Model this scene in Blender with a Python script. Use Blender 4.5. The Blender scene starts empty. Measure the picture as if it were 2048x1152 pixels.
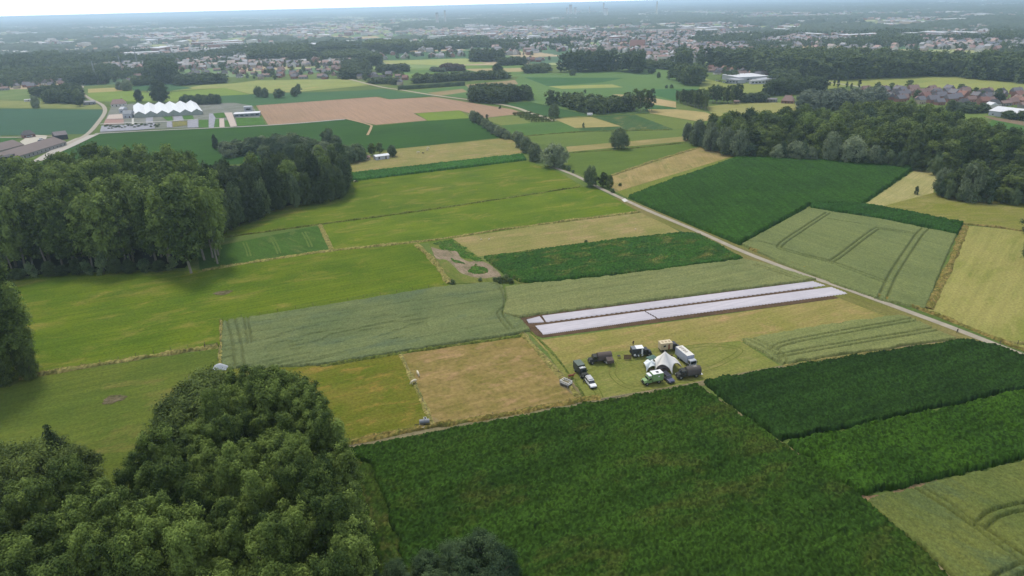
import bpy, math, random
import numpy as np
from mathutils import Matrix, Vector, noise as mnoise

# ------------------------------------------------------------------ camera, sky, sun, exposure
SC = bpy.context.scene
COL = SC.collection
R = math.radians
F_PX = 1365.0; PITCH = R(22.6); ROLL = R(1.43); CAMH = 100.0
cr, sr, cp, sp = math.cos(ROLL), math.sin(ROLL), math.cos(PITCH), math.sin(PITCH)
RIGHT = np.array([1., 0, 0]); UP0 = np.array([0, sp, cp]); FWD = np.array([0, cp, -sp])
CX = cr*RIGHT - sr*UP0; CY = sr*RIGHT + cr*UP0
cam_d = bpy.data.cameras.new("camera"); cam_d.sensor_width = 36.0; cam_d.lens = 36.0*F_PX/2048
cam_d.clip_start = 1.0; cam_d.clip_end = 80000
cam = bpy.data.objects.new("camera", cam_d); COL.objects.link(cam)
cam.matrix_world = Matrix(((CX[0], CY[0], -FWD[0], 0), (CX[1], CY[1], -FWD[1], 0), (CX[2], CY[2], -FWD[2], CAMH), (0, 0, 0, 1)))
SC.camera = cam
SUN_EL, SUN_AZ = R(60), R(-30)        # azimuth from +Y towards +X
w = bpy.data.worlds.new("World"); SC.world = w; w.use_nodes = True
nt = w.node_tree; nt.nodes.clear()
sky = nt.nodes.new('ShaderNodeTexSky'); sky.sky_type = 'NISHITA'; sky.sun_disc = False
sky.sun_elevation = SUN_EL; sky.sun_rotation = SUN_AZ; sky.dust_density = 3.0; sky.air_density = 1.0
bg1 = nt.nodes.new('ShaderNodeBackground'); bg1.inputs[1].default_value = 0.05
nt.links.new(sky.outputs[0], bg1.inputs[0])
# the cloud layer that covers the sky: bright, soft, a little uneven
tc = nt.nodes.new('ShaderNodeTexCoord'); mp = nt.nodes.new('ShaderNodeMapping'); mp.inputs['Scale'].default_value = (1, 1, 5)
nz = nt.nodes.new('ShaderNodeTexNoise'); nz.inputs['Scale'].default_value = 2.2; nz.inputs['Detail'].default_value = 5
rp = nt.nodes.new('ShaderNodeValToRGB')
rp.color_ramp.elements[0].position = 0.35; rp.color_ramp.elements[0].color = (0.66, 0.78, 1.0, 1)
rp.color_ramp.elements[1].position = 0.6; rp.color_ramp.elements[1].color = (0.86, 0.93, 1.04, 1)
bg2 = nt.nodes.new('ShaderNodeBackground'); bg2.inputs[1].default_value = 0.85
nt.links.new(tc.outputs['Generated'], mp.inputs[0]); nt.links.new(mp.outputs[0], nz.inputs['Vector'])
nt.links.new(nz.outputs['Fac'], rp.inputs[0]); nt.links.new(rp.outputs[0], bg2.inputs[0])
# the cloud thins and brightens towards the horizon
sx = nt.nodes.new('ShaderNodeSeparateXYZ'); mr = nt.nodes.new('ShaderNodeMapRange'); mr.interpolation_type = 'SMOOTHSTEP'
nt.links.new(tc.outputs['Generated'], sx.inputs[0]); nt.links.new(sx.outputs[2], mr.inputs[0])
mr.inputs[1].default_value = 0.03; mr.inputs[2].default_value = 0.22; mr.inputs[3].default_value = 2.4; mr.inputs[4].default_value = 1.12
nt.links.new(mr.outputs[0], bg2.inputs[1])
mx = nt.nodes.new('ShaderNodeMixShader'); mx.inputs[0].default_value = 0.85
nt.links.new(bg1.outputs[0], mx.inputs[1]); nt.links.new(bg2.outputs[0], mx.inputs[2])
ow = nt.nodes.new('ShaderNodeOutputWorld'); nt.links.new(mx.outputs[0], ow.inputs[0])
sd = bpy.data.lights.new("sun", 'SUN'); sd.energy = 3.2; sd.angle = R(12); sd.color = (1.0, 0.93, 0.80)
so = bpy.data.objects.new("sun", sd); COL.objects.link(so)
sdir = Vector((math.sin(SUN_AZ)*math.cos(SUN_EL), math.cos(SUN_AZ)*math.cos(SUN_EL), math.sin(SUN_EL)))
so.rotation_euler = sdir.to_track_quat('Z', 'Y').to_euler(); so.location = (0, 0, 300)
SC.view_settings.view_transform = 'Standard'; SC.view_settings.look = 'None'
SC.view_settings.exposure = 0.0; SC.view_settings.gamma = 1.0
SC.render.engine = 'CYCLES'
cy = SC.cycles
cy.max_bounces = 7; cy.diffuse_bounces = 2; cy.glossy_bounces = 2; cy.transmission_bounces = 3; cy.volume_bounces = 4
cy.transparent_max_bounces = 6; cy.use_denoising = True; cy.caustics_reflective = False; cy.caustics_refractive = False
HAZE_DENSITY = 1.4e-4

rng = np.random.default_rng(7); random.seed(7)

# ------------------------------------------------------------------ picture pixel -> place
def G(u, v, z=0.0):
    """the point at height z seen at photograph pixel (u, v)"""
    d = (u-1024)/F_PX*CX + (576-v)/F_PX*CY + FWD
    t = (z-CAMH)/d[2]
    return np.array([d[0]*t, d[1]*t, z])
def GP(pts): return np.array([G(*p)[:2] for p in pts])
def hgt(u, vb, vt):
    """height of an upright thing whose foot is at (u,vb) and top at row vt"""
    p = G(u, vb); lo, hi = 0.0, 99.0
    for _ in range(40):
        m = (lo+hi)/2; q = np.array([p[0], p[1], m-CAMH])
        vv = 576 - F_PX*(q@CY)/(q@FWD)
        if vv > vt: lo = m
        else: hi = m
    return lo
def lin(c): c = c/255.0; return c/12.92 if c <= 0.04045 else ((c+0.055)/1.055)**2.4
ALB = 1.36
def C(r, g, b, k=1.0): return (min(lin(r)/ALB*k, .85), min(lin(g)/ALB*k, .85), min(lin(b)/ALB*k, .85), 1)

# ------------------------------------------------------------------ materials
def newmat(name):
    m = bpy.data.materials.new(name); m.use_nodes = True; nt = m.node_tree
    b = nt.nodes['Principled BSDF']; b.inputs['Roughness'].default_value = 0.9
    b.inputs['Specular IOR Level'].default_value = 0.15
    return m, nt, b
def N(nt, t, **kw):
    n = nt.nodes.new(t)
    for k, v in kw.items():
        if k in n.inputs: n.inputs[k].default_value = v
        else: setattr(n, k, v)
    return n
def mixc(nt, fac, a, b, mode='MIX'):
    n = nt.nodes.new('ShaderNodeMix'); n.data_type = 'RGBA'; n.blend_type = mode
    for s, x in ((n.inputs[0], fac), (n.inputs[6], a), (n.inputs[7], b)):
        if isinstance(x, (int, float)): s.default_value = x
        elif isinstance(x, tuple): s.default_value = x
        else: nt.links.new(x, s)
    return n.outputs[2]
def ramp(nt, src, p0, p1, c0=0.0, c1=1.0):
    n = nt.nodes.new('ShaderNodeMapRange'); n.inputs[1].default_value = p0; n.inputs[2].default_value = p1
    n.inputs[3].default_value = c0; n.inputs[4].default_value = c1; nt.links.new(src, n.inputs[0]); return n.outputs[0]
_fm = [0]
def field_mat(a, b, c=None, ang=0.0, patch=0.03, streak=0.5, across=0.45, fine=1.2, tint=0.0, rough=0.95, patch_amt=(.42, .62), name='field', bump=0.3, gvar=.26, lines=.10):
    """a: main colour, b: second colour in streaks and patches, c: blotches"""
    _fm[0] += 1
    m, nt, bs = newmat(name); L = nt.links
    tcn = N(nt, 'ShaderNodeTexCoord'); off = N(nt, 'ShaderNodeMapping'); off.inputs['Rotation'].default_value = (0, 0, -ang)
    off.inputs['Location'].default_value = (13.7*_fm[0], 7.1*_fm[0], 0)
    L.new(tcn.outputs['Object'], off.inputs[0])
    n1 = N(nt, 'ShaderNodeTexNoise', Scale=patch, Detail=6.0, Roughness=0.62); L.new(off.outputs[0], n1.inputs['Vector'])
    st = N(nt, 'ShaderNodeMapping'); st.inputs['Scale'].default_value = (0.035, across, 1); L.new(off.outputs[0], st.inputs[0])
    n2 = N(nt, 'ShaderNodeTexNoise', Scale=1.0, Detail=3.0, Roughness=0.6); L.new(st.outputs[0], n2.inputs['Vector'])
    n3 = N(nt, 'ShaderNodeTexNoise', Scale=fine, Detail=3.0, Roughness=0.7); L.new(off.outputs[0], n3.inputs['Vector'])
    f1 = ramp(nt, n1.outputs['Fac'], patch_amt[0], patch_amt[1])
    col = mixc(nt, f1, a, b)
    f2 = ramp(nt, n2.outputs['Fac'], .38, .66, 0, streak)
    col = mixc(nt, f2, col, b)
    if c:
        n4 = N(nt, 'ShaderNodeTexNoise', Scale=patch*2.3, Detail=7.0, Roughness=0.7, Distortion=0.6); 
        o2 = N(nt, 'ShaderNodeMapping'); o2.inputs['Location'].default_value = (91, 17, 5); o2.inputs['Scale'].default_value = (.5, 1, 1)
        L.new(off.outputs[0], o2.inputs[0]); L.new(o2.outputs[0], n4.inputs['Vector'])
        col = mixc(nt, ramp(nt, n4.outputs['Fac'], .52, .68, 0, .9), col, c)
    g0 = ramp(nt, n3.outputs['Fac'], .3, .7, 1-gvar, 1+gvar)
    sl = N(nt, 'ShaderNodeMapping'); sl.inputs['Scale'].default_value = (0.012, .42, 1); L.new(off.outputs[0], sl.inputs[0])
    n6 = N(nt, 'ShaderNodeTexNoise', Scale=1.0, Detail=5.0, Roughness=0.75, Distortion=.15); L.new(sl.outputs[0], n6.inputs['Vector'])
    mg = N(nt, 'ShaderNodeMath', operation='MULTIPLY'); L.new(g0, mg.inputs[0]); L.new(ramp(nt, n6.outputs['Fac'], .36, .64, 1-lines, 1+lines), mg.inputs[1]); g = mg.outputs[0]
    gg = N(nt, 'ShaderNodeCombineColor'); [L.new(g, gg.inputs[i]) for i in range(3)]
    col = mixc(nt, 1.0, col, gg.outputs[0], 'MULTIPLY')
    if tint:
        at = N(nt, 'ShaderNodeAttribute', attribute_name='tint')
        t = ramp(nt, at.outputs['Fac'], 0, 1, 1-tint, 1+tint)
        g2 = N(nt, 'ShaderNodeCombineColor'); [L.new(t, g2.inputs[i]) for i in range(3)]
        col = mixc(nt, 1.0, col, g2.outputs[0], 'MULTIPLY')
    L.new(col, bs.inputs['Base Color']); bs.inputs['Roughness'].default_value = rough; bs.inputs['Specular IOR Level'].default_value = .03
    if bump:
        bn = N(nt, 'ShaderNodeBump', Strength=bump, Distance=0.4); L.new(n3.outputs['Fac'], bn.inputs['Height']); L.new(bn.outputs[0], bs.inputs['Normal'])
    return m
def plain(name, col, rough=0.6, metal=0.0, spec=0.4, var=0.12, scale=1.5):
    m, nt, b = newmat(name); L = nt.links
    t = N(nt, 'ShaderNodeTexCoord'); n = N(nt, 'ShaderNodeTexNoise', Scale=scale, Detail=5.0, Roughness=.65); L.new(t.outputs['Object'], n.inputs['Vector'])
    dark = tuple(x*(1-2*var) for x in col[:3])+(1,)
    L.new(mixc(nt, ramp(nt, n.outputs['Fac'], .35, .68), col, dark), b.inputs['Base Color'])
    b.inputs['Roughness'].default_value = rough; b.inputs['Metallic'].default_value = metal; b.inputs['Specular IOR Level'].default_value = spec
    return m
def glass_mat():
    m, nt, b = newmat('dark_glass'); b.inputs['Base Color'].default_value = (.012, .015, .02, 1); b.inputs['Roughness'].default_value = .08
    b.inputs['Specular IOR Level'].default_value = .8; return m
def leaf_mat(name, a, b, transl=0.22, tinted=False):
    a = tuple(x*.84 for x in a[:3])+(1,); b = tuple(x*.95 for x in b[:3])+(1,)
    m, nt, bs = newmat(name); L = nt.links
    t = N(nt, 'ShaderNodeTexCoord'); n = N(nt, 'ShaderNodeTexNoise', Scale=.45, Detail=3.0); L.new(t.outputs['Object'], n.inputs['Vector'])
    oi = N(nt, 'ShaderNodeObjectInfo')
    ad = N(nt, 'ShaderNodeMath', operation='ADD'); L.new(ramp(nt, n.outputs['Fac'], .3, .7, 0, .55), ad.inputs[0])
    at = N(nt, 'ShaderNodeAttribute', attribute_name='tint'); ad0 = N(nt, 'ShaderNodeMath', operation='ADD')
    if not tinted: L.new(ramp(nt, oi.outputs['Random'], 0, 1, -.32, .55), ad.inputs[1])
    else: ad.inputs[1].default_value = 0.1
    L.new(ad.outputs[0], ad0.inputs[0]); L.new(ramp(nt, at.outputs['Fac'], 0, 1, -.4, .6), ad0.inputs[1])
    ad0.use_clamp = True
    col = mixc(nt, ad0.outputs[0], a, b)
    L.new(col, bs.inputs['Base Color']); bs.inputs['Roughness'].default_value = .75; bs.inputs['Specular IOR Level'].default_value = .08
    tr = N(nt, 'ShaderNodeBsdfTranslucent'); L.new(col, tr.inputs[0])
    ms = N(nt, 'ShaderNodeMixShader'); ms.inputs[0].default_value = transl
    L.new(bs.outputs[0], ms.inputs[1]); L.new(tr.outputs[0], ms.inputs[2]); L.new(ms.outputs[0], nt.nodes['Material Output'].inputs[0])
    return m
def tintmat(name, rough=.85, spec=.2):
    """base colour from the mesh's own colour attribute"""
    m, nt, b = newmat(name); at = N(nt, 'ShaderNodeAttribute', attribute_name='col')
    t = N(nt, 'ShaderNodeTexCoord'); n = N(nt, 'ShaderNodeTexNoise', Scale=.08, Detail=8.0, Roughness=.7); nt.links.new(t.outputs['Object'], n.inputs['Vector'])
    g = ramp(nt, n.outputs['Fac'], .3, .7, .8, 1.2); gg = N(nt, 'ShaderNodeCombineColor'); [nt.links.new(g, gg.inputs[i]) for i in range(3)]
    nt.links.new(mixc(nt, 1.0, at.outputs['Color'], gg.outputs[0], 'MULTIPLY'), b.inputs['Base Color'])
    b.inputs['Roughness'].default_value = rough; b.inputs['Specular IOR Level'].default_value = spec; return m

# ------------------------------------------------------------------ mesh helpers
def meshnp(name, verts, faces, mat, parent=None, tint=None, col=None, smooth=False, loc=None):
    me = bpy.data.meshes.new(name); v = np.asarray(verts, dtype=np.float32); f = np.asarray(faces, dtype=np.int32)
    k = f.shape[1]; me.vertices.add(len(v)); me.vertices.foreach_set('co', v.ravel())
    me.loops.add(f.size); me.loops.foreach_set('vertex_index', f.ravel())
    me.polygons.add(len(f)); me.polygons.foreach_set('loop_start', np.arange(0, f.size, k, dtype=np.int32)); me.polygons.foreach_set('loop_total', np.full(len(f), k, dtype=np.int32))
    me.update(calc_edges=True)
    if smooth: me.polygons.foreach_set('use_smooth', np.ones(len(f), dtype=bool))
    if tint is not None:
        a = me.attributes.new('tint', 'FLOAT', 'POINT'); a.data.foreach_set('value', np.asarray(tint, dtype=np.float32))
    if col is not None:
        a = me.attributes.new('col', 'FLOAT_COLOR', 'POINT'); a.data.foreach_set('color', np.asarray(col, dtype=np.float32).ravel())
    me.materials.append(mat)
    o = bpy.data.objects.new(name, me); COL.objects.link(o)
    if parent: o.parent = parent
    if loc is not None: o.location = loc
    return o
def tag(o, label=None, cat=None, group=None, kind=None):
    if label: o['label'] = label
    if cat: o['category'] = cat
    if group: o['group'] = group
    if kind: o['kind'] = kind
    return o
def thing(name, label, cat, loc=(0, 0, 0), rz=0.0, group=None):
    o = bpy.data.objects.new(name, None); o.empty_display_size = .5; COL.objects.link(o); o.location = tuple(float(x) for x in loc); o.rotation_euler = (0, 0, rz)
    return tag(o, label, cat, group)
def copy_tree(o, loc, rz, scale=1.0, label=None, group=None, parent=None, top=True):
    c = o.copy(); COL.objects.link(c)
    if top:
        c.location = loc; c.rotation_euler = (0, 0, rz); c.scale = scale if hasattr(scale, '__len__') else (scale,)*3
        if label: c['label'] = label
        if group: c['group'] = group
    else: c.parent = parent; 
    for ch in o.children: copy_tree(ch, None, None, parent=c, top=False)
    return c
class MB:
    def __init__(s): s.v = []; s.f = []
    def add(s, vs, fs):
        b = len(s.v); s.v += [tuple(map(float, p)) for p in vs]; s.f += [tuple(b+i for i in f) for f in fs]; return s
    def box(s, x0, x1, y0, y1, z0, z1):
        return s.add([(x0, y0, z0), (x1, y0, z0), (x1, y1, z0), (x0, y1, z0), (x0, y0, z1), (x1, y0, z1), (x1, y1, z1), (x0, y1, z1)],
                     [(3, 2, 1, 0), (4, 5, 6, 7), (0, 1, 5, 4), (1, 2, 6, 5), (2, 3, 7, 6), (3, 0, 4, 7)])
    def pry(s, prof, y0, y1, inset=0.0):
        n = len(prof); cx = sum(p[0] for p in prof)/n
        vs = [(p[0], y0, p[1]) for p in prof]+[(p[0], y1, p[1]) for p in prof]
        return s.add(vs, [tuple(range(n)), tuple(range(2*n-1, n-1, -1))]+[(i, i+n, (i+1) % n+n, (i+1) % n) for i in range(n)])
    def prx(s, prof, x0, x1):
        n = len(prof); vs = [(x0, p[0], p[1]) for p in prof]+[(x1, p[0], p[1]) for p in prof]
        return s.add(vs, [tuple(range(n-1, -1, -1)), tuple(range(n, 2*n))]+[(i, (i+1) % n, (i+1) % n+n, i+n) for i in range(n)])
    def cyl(s, p, q, r0, r1=None, n=10):
        r1 = r0 if r1 is None else r1; p = Vector(p); q = Vector(q); d = (q-p).normalized()
        a = d.orthogonal().normalized(); b = d.cross(a); vs = []
        for c_, r in ((p, r0), (q, r1)):
            for i in range(n): t = 2*math.pi*i/n; vs.append(c_+a*math.cos(t)*r+b*math.sin(t)*r)
        return s.add(vs, [tuple(range(n-1, -1, -1)), tuple(range(n, 2*n))]+[(i, (i+1) % n, (i+1) % n+n, i+n) for i in range(n)])
    def build(s, name, mat, parent=None, bevel=0.0, loc=None):
        me = bpy.data.meshes.new(name); me.from_pydata(s.v, [], s.f); me.materials.append(mat); me.update()
        o = bpy.data.objects.new(name, me); COL.objects.link(o)
        if bevel:
            b = o.modifiers.new('bevel', 'BEVEL'); b.width = bevel; b.segments = 2; b.limit_method = 'ANGLE'
        if parent: o.parent = parent
        if loc is not None: o.location = loc
        return o
def inpoly(x, y, P):
    r = np.zeros(x.shape, bool); n = len(P)
    for i in range(n):
        x0, y0 = P[i]; x1, y1 = P[(i+1) % n]
        if y0 == y1: continue
        c = ((y0 > y) != (y1 > y)) & (x < (x1-x0)*(y-y0)/(y1-y0)+x0); r ^= c
    return r
def segdist(x, y, L):
    d = np.full(x.shape, 1e9)
    for (x0, y0), (x1, y1) in zip(L[:-1], L[1:]):
        dx, dy = x1-x0, y1-y0; t = np.clip(((x-x0)*dx+(y-y0)*dy)/(dx*dx+dy*dy+1e-9), 0, 1)
        d = np.minimum(d, np.hypot(x-x0-t*dx, y-y0-t*dy))
    return d
def vnoise(x, y, s, seed=0):
    """smooth value noise with features of size s"""
    x = x/s+seed*17.13; y = y/s+seed*7.77; xi = np.floor(x).astype(np.int64); yi = np.floor(y).astype(np.int64); fx = x-xi; fy = y-yi
    fx = fx*fx*(3-2*fx); fy = fy*fy*(3-2*fy)
    def h(a, b):
        n = (a*374761393+b*668265263+seed*1274126177) & 0xffffffff; n = ((n ^ (n >> 13))*1274126177) & 0xffffffff
        return ((n ^ (n >> 16)) & 0xffff)/65535.0
    return (h(xi, yi)*(1-fx)+h(xi+1, yi)*fx)*(1-fy)+(h(xi, yi+1)*(1-fx)+h(xi+1, yi+1)*fx)*fy
def smoothline(P, n=6):
    P = [np.array(p, float) for p in P]; out = []
    for i in range(len(P)-1):
        p0 = P[max(i-1, 0)]; p1 = P[i]; p2 = P[i+1]; p3 = P[min(i+2, len(P)-1)]
        for k in range(n):
            t = k/n; out.append(.5*((2*p1)+(-p0+p2)*t+(2*p0-5*p1+4*p2-p3)*t*t+(-p0+3*p1-3*p2+p3)*t**3))
    out.append(P[-1]); return np.array(out)

# ------------------------------------------------------------------ ground sheet
def tess(poly):
    from mathutils.geometry import tessellate_polygon
    return [tuple(t) for t in tessellate_polygon([[Vector((p[0], p[1], 0)) for p in poly]])]
_z = [0.02]
def flat(name, pts, mat, label, cat='field', kind='structure', dz=0.004, jitter=0.0, z=None):
    P = GP(pts) if not isinstance(pts, np.ndarray) else pts
    if jitter:
        Q = []
        for i in range(len(P)):
            a, b = P[i], P[(i+1) % len(P)]; L = np.hypot(*(b-a)); n = max(1, int(L/jitter/3))
            nn = np.array([-(b-a)[1], (b-a)[0]])/max(L, 1e-6)
            for k in range(n): Q.append(a+(b-a)*k/n+(nn*rng.normal(0, jitter*.25) if k else 0))
        P = np.array(Q)
    if z is None: _z[0] += dz; z = _z[0]
    me = bpy.data.meshes.new(name); me.from_pydata([(float(p[0]), float(p[1]), z) for p in P], [], tess(P)); me.materials.append(mat)
    me.update()
    if me.polygons[0].normal.z < 0: me.flip_normals()
    o = bpy.data.objects.new(name, me); COL.objects.link(o); return tag(o, label, cat if kind != 'structure' or True else None, kind=kind)
def dirang(p, q):
    a, b = G(*p), G(*q); return math.atan2(b[1]-a[1], b[0]-a[0])
A1 = dirang((640, 449), (1160, 374))      # the direction most parcels run in
A2 = dirang((1700, 583), (1487, 505))     # along the lane
m_base = field_mat(C(84, 104, 52), C(104, 120, 62), C(124, 122, 76), ang=A1, patch=.012, name='base_grass')
gs = 40000
go = meshnp('ground', [(-gs, -2000, 0), (gs, -2000, 0), (gs, gs, 0), (-gs, gs, 0)], [(0, 1, 2, 3)], m_base)
tag(go, 'flat green farmland reaching to the horizon', kind='structure')

def heightfield(name, P, h, cell, mat, label, cat, amp=.3, low=.12, ang=A1, tracks=(), faint=(), tw=.45, depth=.9, edge=.5, z0=0.0, kind='stuff', holes=None, seed=1, lowsize=9., rows=0):
    """standing crop: a fine uneven canopy over a real thickness, with real wheel tracks"""
    ca, sa = math.cos(-ang), math.sin(-ang); Q = np.array([[p[0]*ca-p[1]*sa, p[0]*sa+p[1]*ca] for p in P])
    x0, y0 = Q.min(0)-cell*2; x1, y1 = Q.max(0)+cell*2
    xs = np.arange(x0, x1, cell); ys = np.arange(y0, y1, cell); X, Y = np.meshgrid(xs, ys)
    r = np.random.default_rng(seed)
    X = X+r.uniform(-.35, .35, X.shape)*cell; Y = Y+r.uniform(-.35, .35, X.shape)*cell
    wob = (vnoise(X, Y, 3.0, 5)-.5)*edge*2
    ins = inpoly(X+wob, Y+wob, Q)
    Z = h*(1+low*2*(vnoise(X, Y, lowsize, seed)-.5)+amp*(r.random(X.shape)-.5)*2)
    if rows: Z += rows*np.sin(Y*2*math.pi/2.25)
    T = r.random(X.shape)
    for ln in tracks:
        d = segdist(X, Y, np.array([[p[0]*ca-p[1]*sa, p[0]*sa+p[1]*ca] for p in ln])); k = np.clip((tw-d)/(tw*.5)+.5, 0, 1)
        Z = Z*(1-k*depth); T = T*(1-.8*k)
    for ln in faint:
        d = segdist(X, Y, np.array([[p[0]*ca-p[1]*sa, p[0]*sa+p[1]*ca] for p in ln])); k = np.clip((.3-d)/.2+.5, 0, 1)*(vnoise(X, Y, 7., 3) > .3); Z = Z*(1-k*.25); T = T*(1-.5*k)
    if holes is not None:
        m_ = holes(X, Y, ca, sa); Z *= m_; T *= (0.5+.5*m_)
    Z = np.where(ins, Z, -.02); I = ins.astype(np.int8)
    keep = (I[:-1, :-1]+I[1:, :-1]+I[:-1, 1:]+I[1:, 1:]) > 0
    idx = np.arange(X.size).reshape(X.shape)
    F = np.stack([idx[:-1, :-1], idx[:-1, 1:], idx[1:, 1:], idx[1:, :-1]], -1)[keep]
    used = np.zeros(X.size, bool); used[F.ravel()] = True; mp_ = np.cumsum(used)-1
    cb, sb = math.cos(ang), math.sin(ang); xw = X*cb-Y*sb; yw = X*sb+Y*cb
    V = np.stack([xw.ravel(), yw.ravel(), (Z+z0).ravel()], 1)[used]
    o = meshnp(name, V, mp_[F], mat, tint=T.ravel()[used], smooth=False); tag(o, label, cat, kind=kind); return o
def pair(pts, gap=1.9, n=5):
    """a pair of wheel tracks either side of a centre line"""
    P = smoothline(GP(pts), n); T = np.gradient(P, axis=0); T /= np.linalg.norm(T, axis=1)[:, None]+1e-9; Nn = np.stack([-T[:, 1], T[:, 0]], 1)
    return [P+Nn*gap/2, P-Nn*gap/2]
def ribbon(name, pts, width, mat, label, cat, kind='structure', dz=.012, n=6, z=None, wob=0.0):
    P = smoothline(GP(pts), n); T = np.gradient(P, axis=0); T /= np.linalg.norm(T, axis=1)[:, None]+1e-9; Nn = np.stack([-T[:, 1], T[:, 0]], 1)
    if z is None: _z[0] += dz; z = _z[0]
    wv = width/2*(1+wob*rng.normal(0, 1, (len(P), 1))); A = P+Nn*wv; B = P-Nn*wv; k = len(P)
    V = np.concatenate([np.c_[A, np.full(k, z)], np.c_[B, np.full(k, z)]]); Fc = [(i, i+k, i+k+1, i+1) for i in range(k-1)]
    o = meshnp(name, V, Fc, mat); 
    return tag(o, label, cat, kind=kind)
def verge(name, pts, width, h, mat, label, cell=.5, seed=3, wob=.4):
    """a strip of rough tall grass along a ditch or track"""
    P = smoothline(GP(pts), 5); seg = np.r_[0, np.cumsum(np.hypot(*np.diff(P, axis=0).T))]; n = max(4, int(seg[-1]/cell)); s = np.linspace(0, seg[-1], n)
    Q = np.stack([np.interp(s, seg, P[:, 0]), np.interp(s, seg, P[:, 1])], 1); T = np.gradient(Q, axis=0); T /= np.linalg.norm(T, axis=1)[:, None]+1e-9; Nn = np.stack([-T[:, 1], T[:, 0]], 1)
    m_ = max(4, int(width/cell)+2); r = np.random.default_rng(seed); c = np.linspace(-1, 1, m_)
    wv = width/2*(1+wob*(vnoise(s, s*0+3, 4., seed)*2-1))[:, None]
    off = c[None, :]*wv+r.normal(0, cell*.15, (n, m_)); X = Q[:, :1]+Nn[:, :1]*off; Y = Q[:, 1:]+Nn[:, 1:]*off
    Z = h*np.clip(1.15-np.abs(c)[None, :]**2, 0, 1)*(.35+.65*r.random((n, m_)))*(.5+vnoise(X, Y, 5., seed+1)); Z[:, 0] = Z[:, -1] = 0
    idx = np.arange(n*m_).reshape(n, m_); Fc = np.stack([idx[:-1, :-1], idx[:-1, 1:], idx[1:, 1:], idx[1:, :-1]], -1).reshape(-1, 4)
    o = meshnp(name, np.stack([X.ravel(), Y.ravel(), Z.ravel()+.02], 1), Fc, mat, tint=r.random(n*m_)); return tag(o, label, 'grass', kind='stuff')

# palettes
def meadow(a=A1, k=1.0, **kw): return field_mat(C(105, 119, 34, k), C(84, 106, 30, k), C(134, 128, 62, k), ang=a, patch=.04, streak=.8, across=.7, name='meadow_grass', **kw)
def tan(a=A1, k=1.0, **kw): return field_mat(C(150, 138, 88, k), C(128, 128, 72, k), C(166, 142, 104, k), ang=a, patch=.05, streak=.65, name='dry_cut_grass', **kw)
def maize_m(a=A1, c1=(38, 76, 36), c2=(30, 64, 32), c3=None, k=1.0, tint=.6): return field_mat(C(*c1, k), C(*c2, k), C(*c3, k) if c3 else None, ang=a, patch=.04, streak=.4, across=.6, fine=2.6, tint=tint, name='maize_leaves', bump=.12, lines=.24)
def wheat_m(a=A1, c1=(122, 132, 80), c2=(104, 120, 76), c3=None, k=1.0): return field_mat(C(*c1, k), C(*c2, k), C(*c3, k) if c3 else None, ang=a, patch=.04, streak=.35, across=.5, fine=1.6, tint=.16, name='wheat_ears', bump=.1)

# ---- near and middle fields (flat ones)
flat('meadow', [(395, 500), (428, 440), (560, 412), (670, 395), (690, 363), (1050, 320), (1120, 345), (1167, 373), (640, 449), (425, 480)], meadow(), 'bright yellow-green meadow right of the dark wood and above the ditch')
flat('meadow', [(640, 450), (1167, 374), (1195, 378), (1282, 424), (1100, 448), (860, 485), (667, 502)], meadow(k=1.06), 'long bright meadow between two ditches left of the lane')
flat('meadow', [(395, 500), (640, 451), (664, 502), (400, 545)], field_mat(C(74, 104, 44), C(66, 94, 40), C(100, 112, 60), ang=A2+.3, patch=.05, streak=.5, name='green_sward'), 'small deep green field with pale wheel marks beside the poplar wood')
flat('dry_field', [(905, 477), (1100, 448), (1288, 425), (1360, 464), (1180, 486), (955, 513)], tan(), 'dry tan field under the long ditch left of the lane')
flat('meadow', [(-600, 640), (-100, 572), (90, 545), (390, 541), (640, 503), (833, 488), (900, 568), (888, 574), (445, 645), (440, 693), (45, 755), (-600, 860)], meadow(k=.96), 'broad bright pasture with a muddy hollow in front of the poplar wood')
flat('meadow', [(-600, 862), (45, 757), (438, 697), (446, 735), (640, 730), (470, 900), (400, 1000), (250, 1085), (-600, 1120)], field_mat(C(98, 108, 44), C(84, 100, 40), C(120, 114, 62), ang=A1, patch=.035, streak=.5, name='meadow_grass'), 'lower pasture with a round pit left of the front wood')
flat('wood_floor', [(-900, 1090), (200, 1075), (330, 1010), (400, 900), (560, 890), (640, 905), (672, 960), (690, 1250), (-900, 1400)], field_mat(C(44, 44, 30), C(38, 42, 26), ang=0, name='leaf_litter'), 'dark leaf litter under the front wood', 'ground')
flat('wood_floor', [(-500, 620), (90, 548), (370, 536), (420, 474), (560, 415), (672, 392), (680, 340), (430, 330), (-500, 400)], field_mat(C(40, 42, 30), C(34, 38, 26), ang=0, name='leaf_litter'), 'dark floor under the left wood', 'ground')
flat('rough_pasture', [(600, 735), (800, 707), (868, 857), (690, 893), (560, 915), (440, 900), (440, 737)], field_mat(C(116, 112, 46), C(96, 106, 34), C(152, 124, 66), ang=A1, patch=.09, streak=.25, across=.3, name='rough_grass', bump=.9), 'tufted yellow-green pasture right of the front wood')
flat('hay_field', [(800, 708), (1045, 672), (1162, 797), (870, 857)], field_mat(C(146, 126, 80), C(124, 114, 62), C(164, 134, 98), ang=A1, patch=.12, streak=.3, across=.5, fine=.7, name='hay_stubble', bump=.8), 'dry tan hay field left of the camp')
flat('ploughed_strip', [(1040, 636), (1066, 631), (1622, 558), (1706, 592), (1700, 594), (1085, 676), (1062, 667)], field_mat(C(104, 84, 66), C(88, 72, 56), ang=A1, patch=.2, name='brown_soil', bump=.8), 'brown soil around the two plastic-covered beds')
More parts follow.
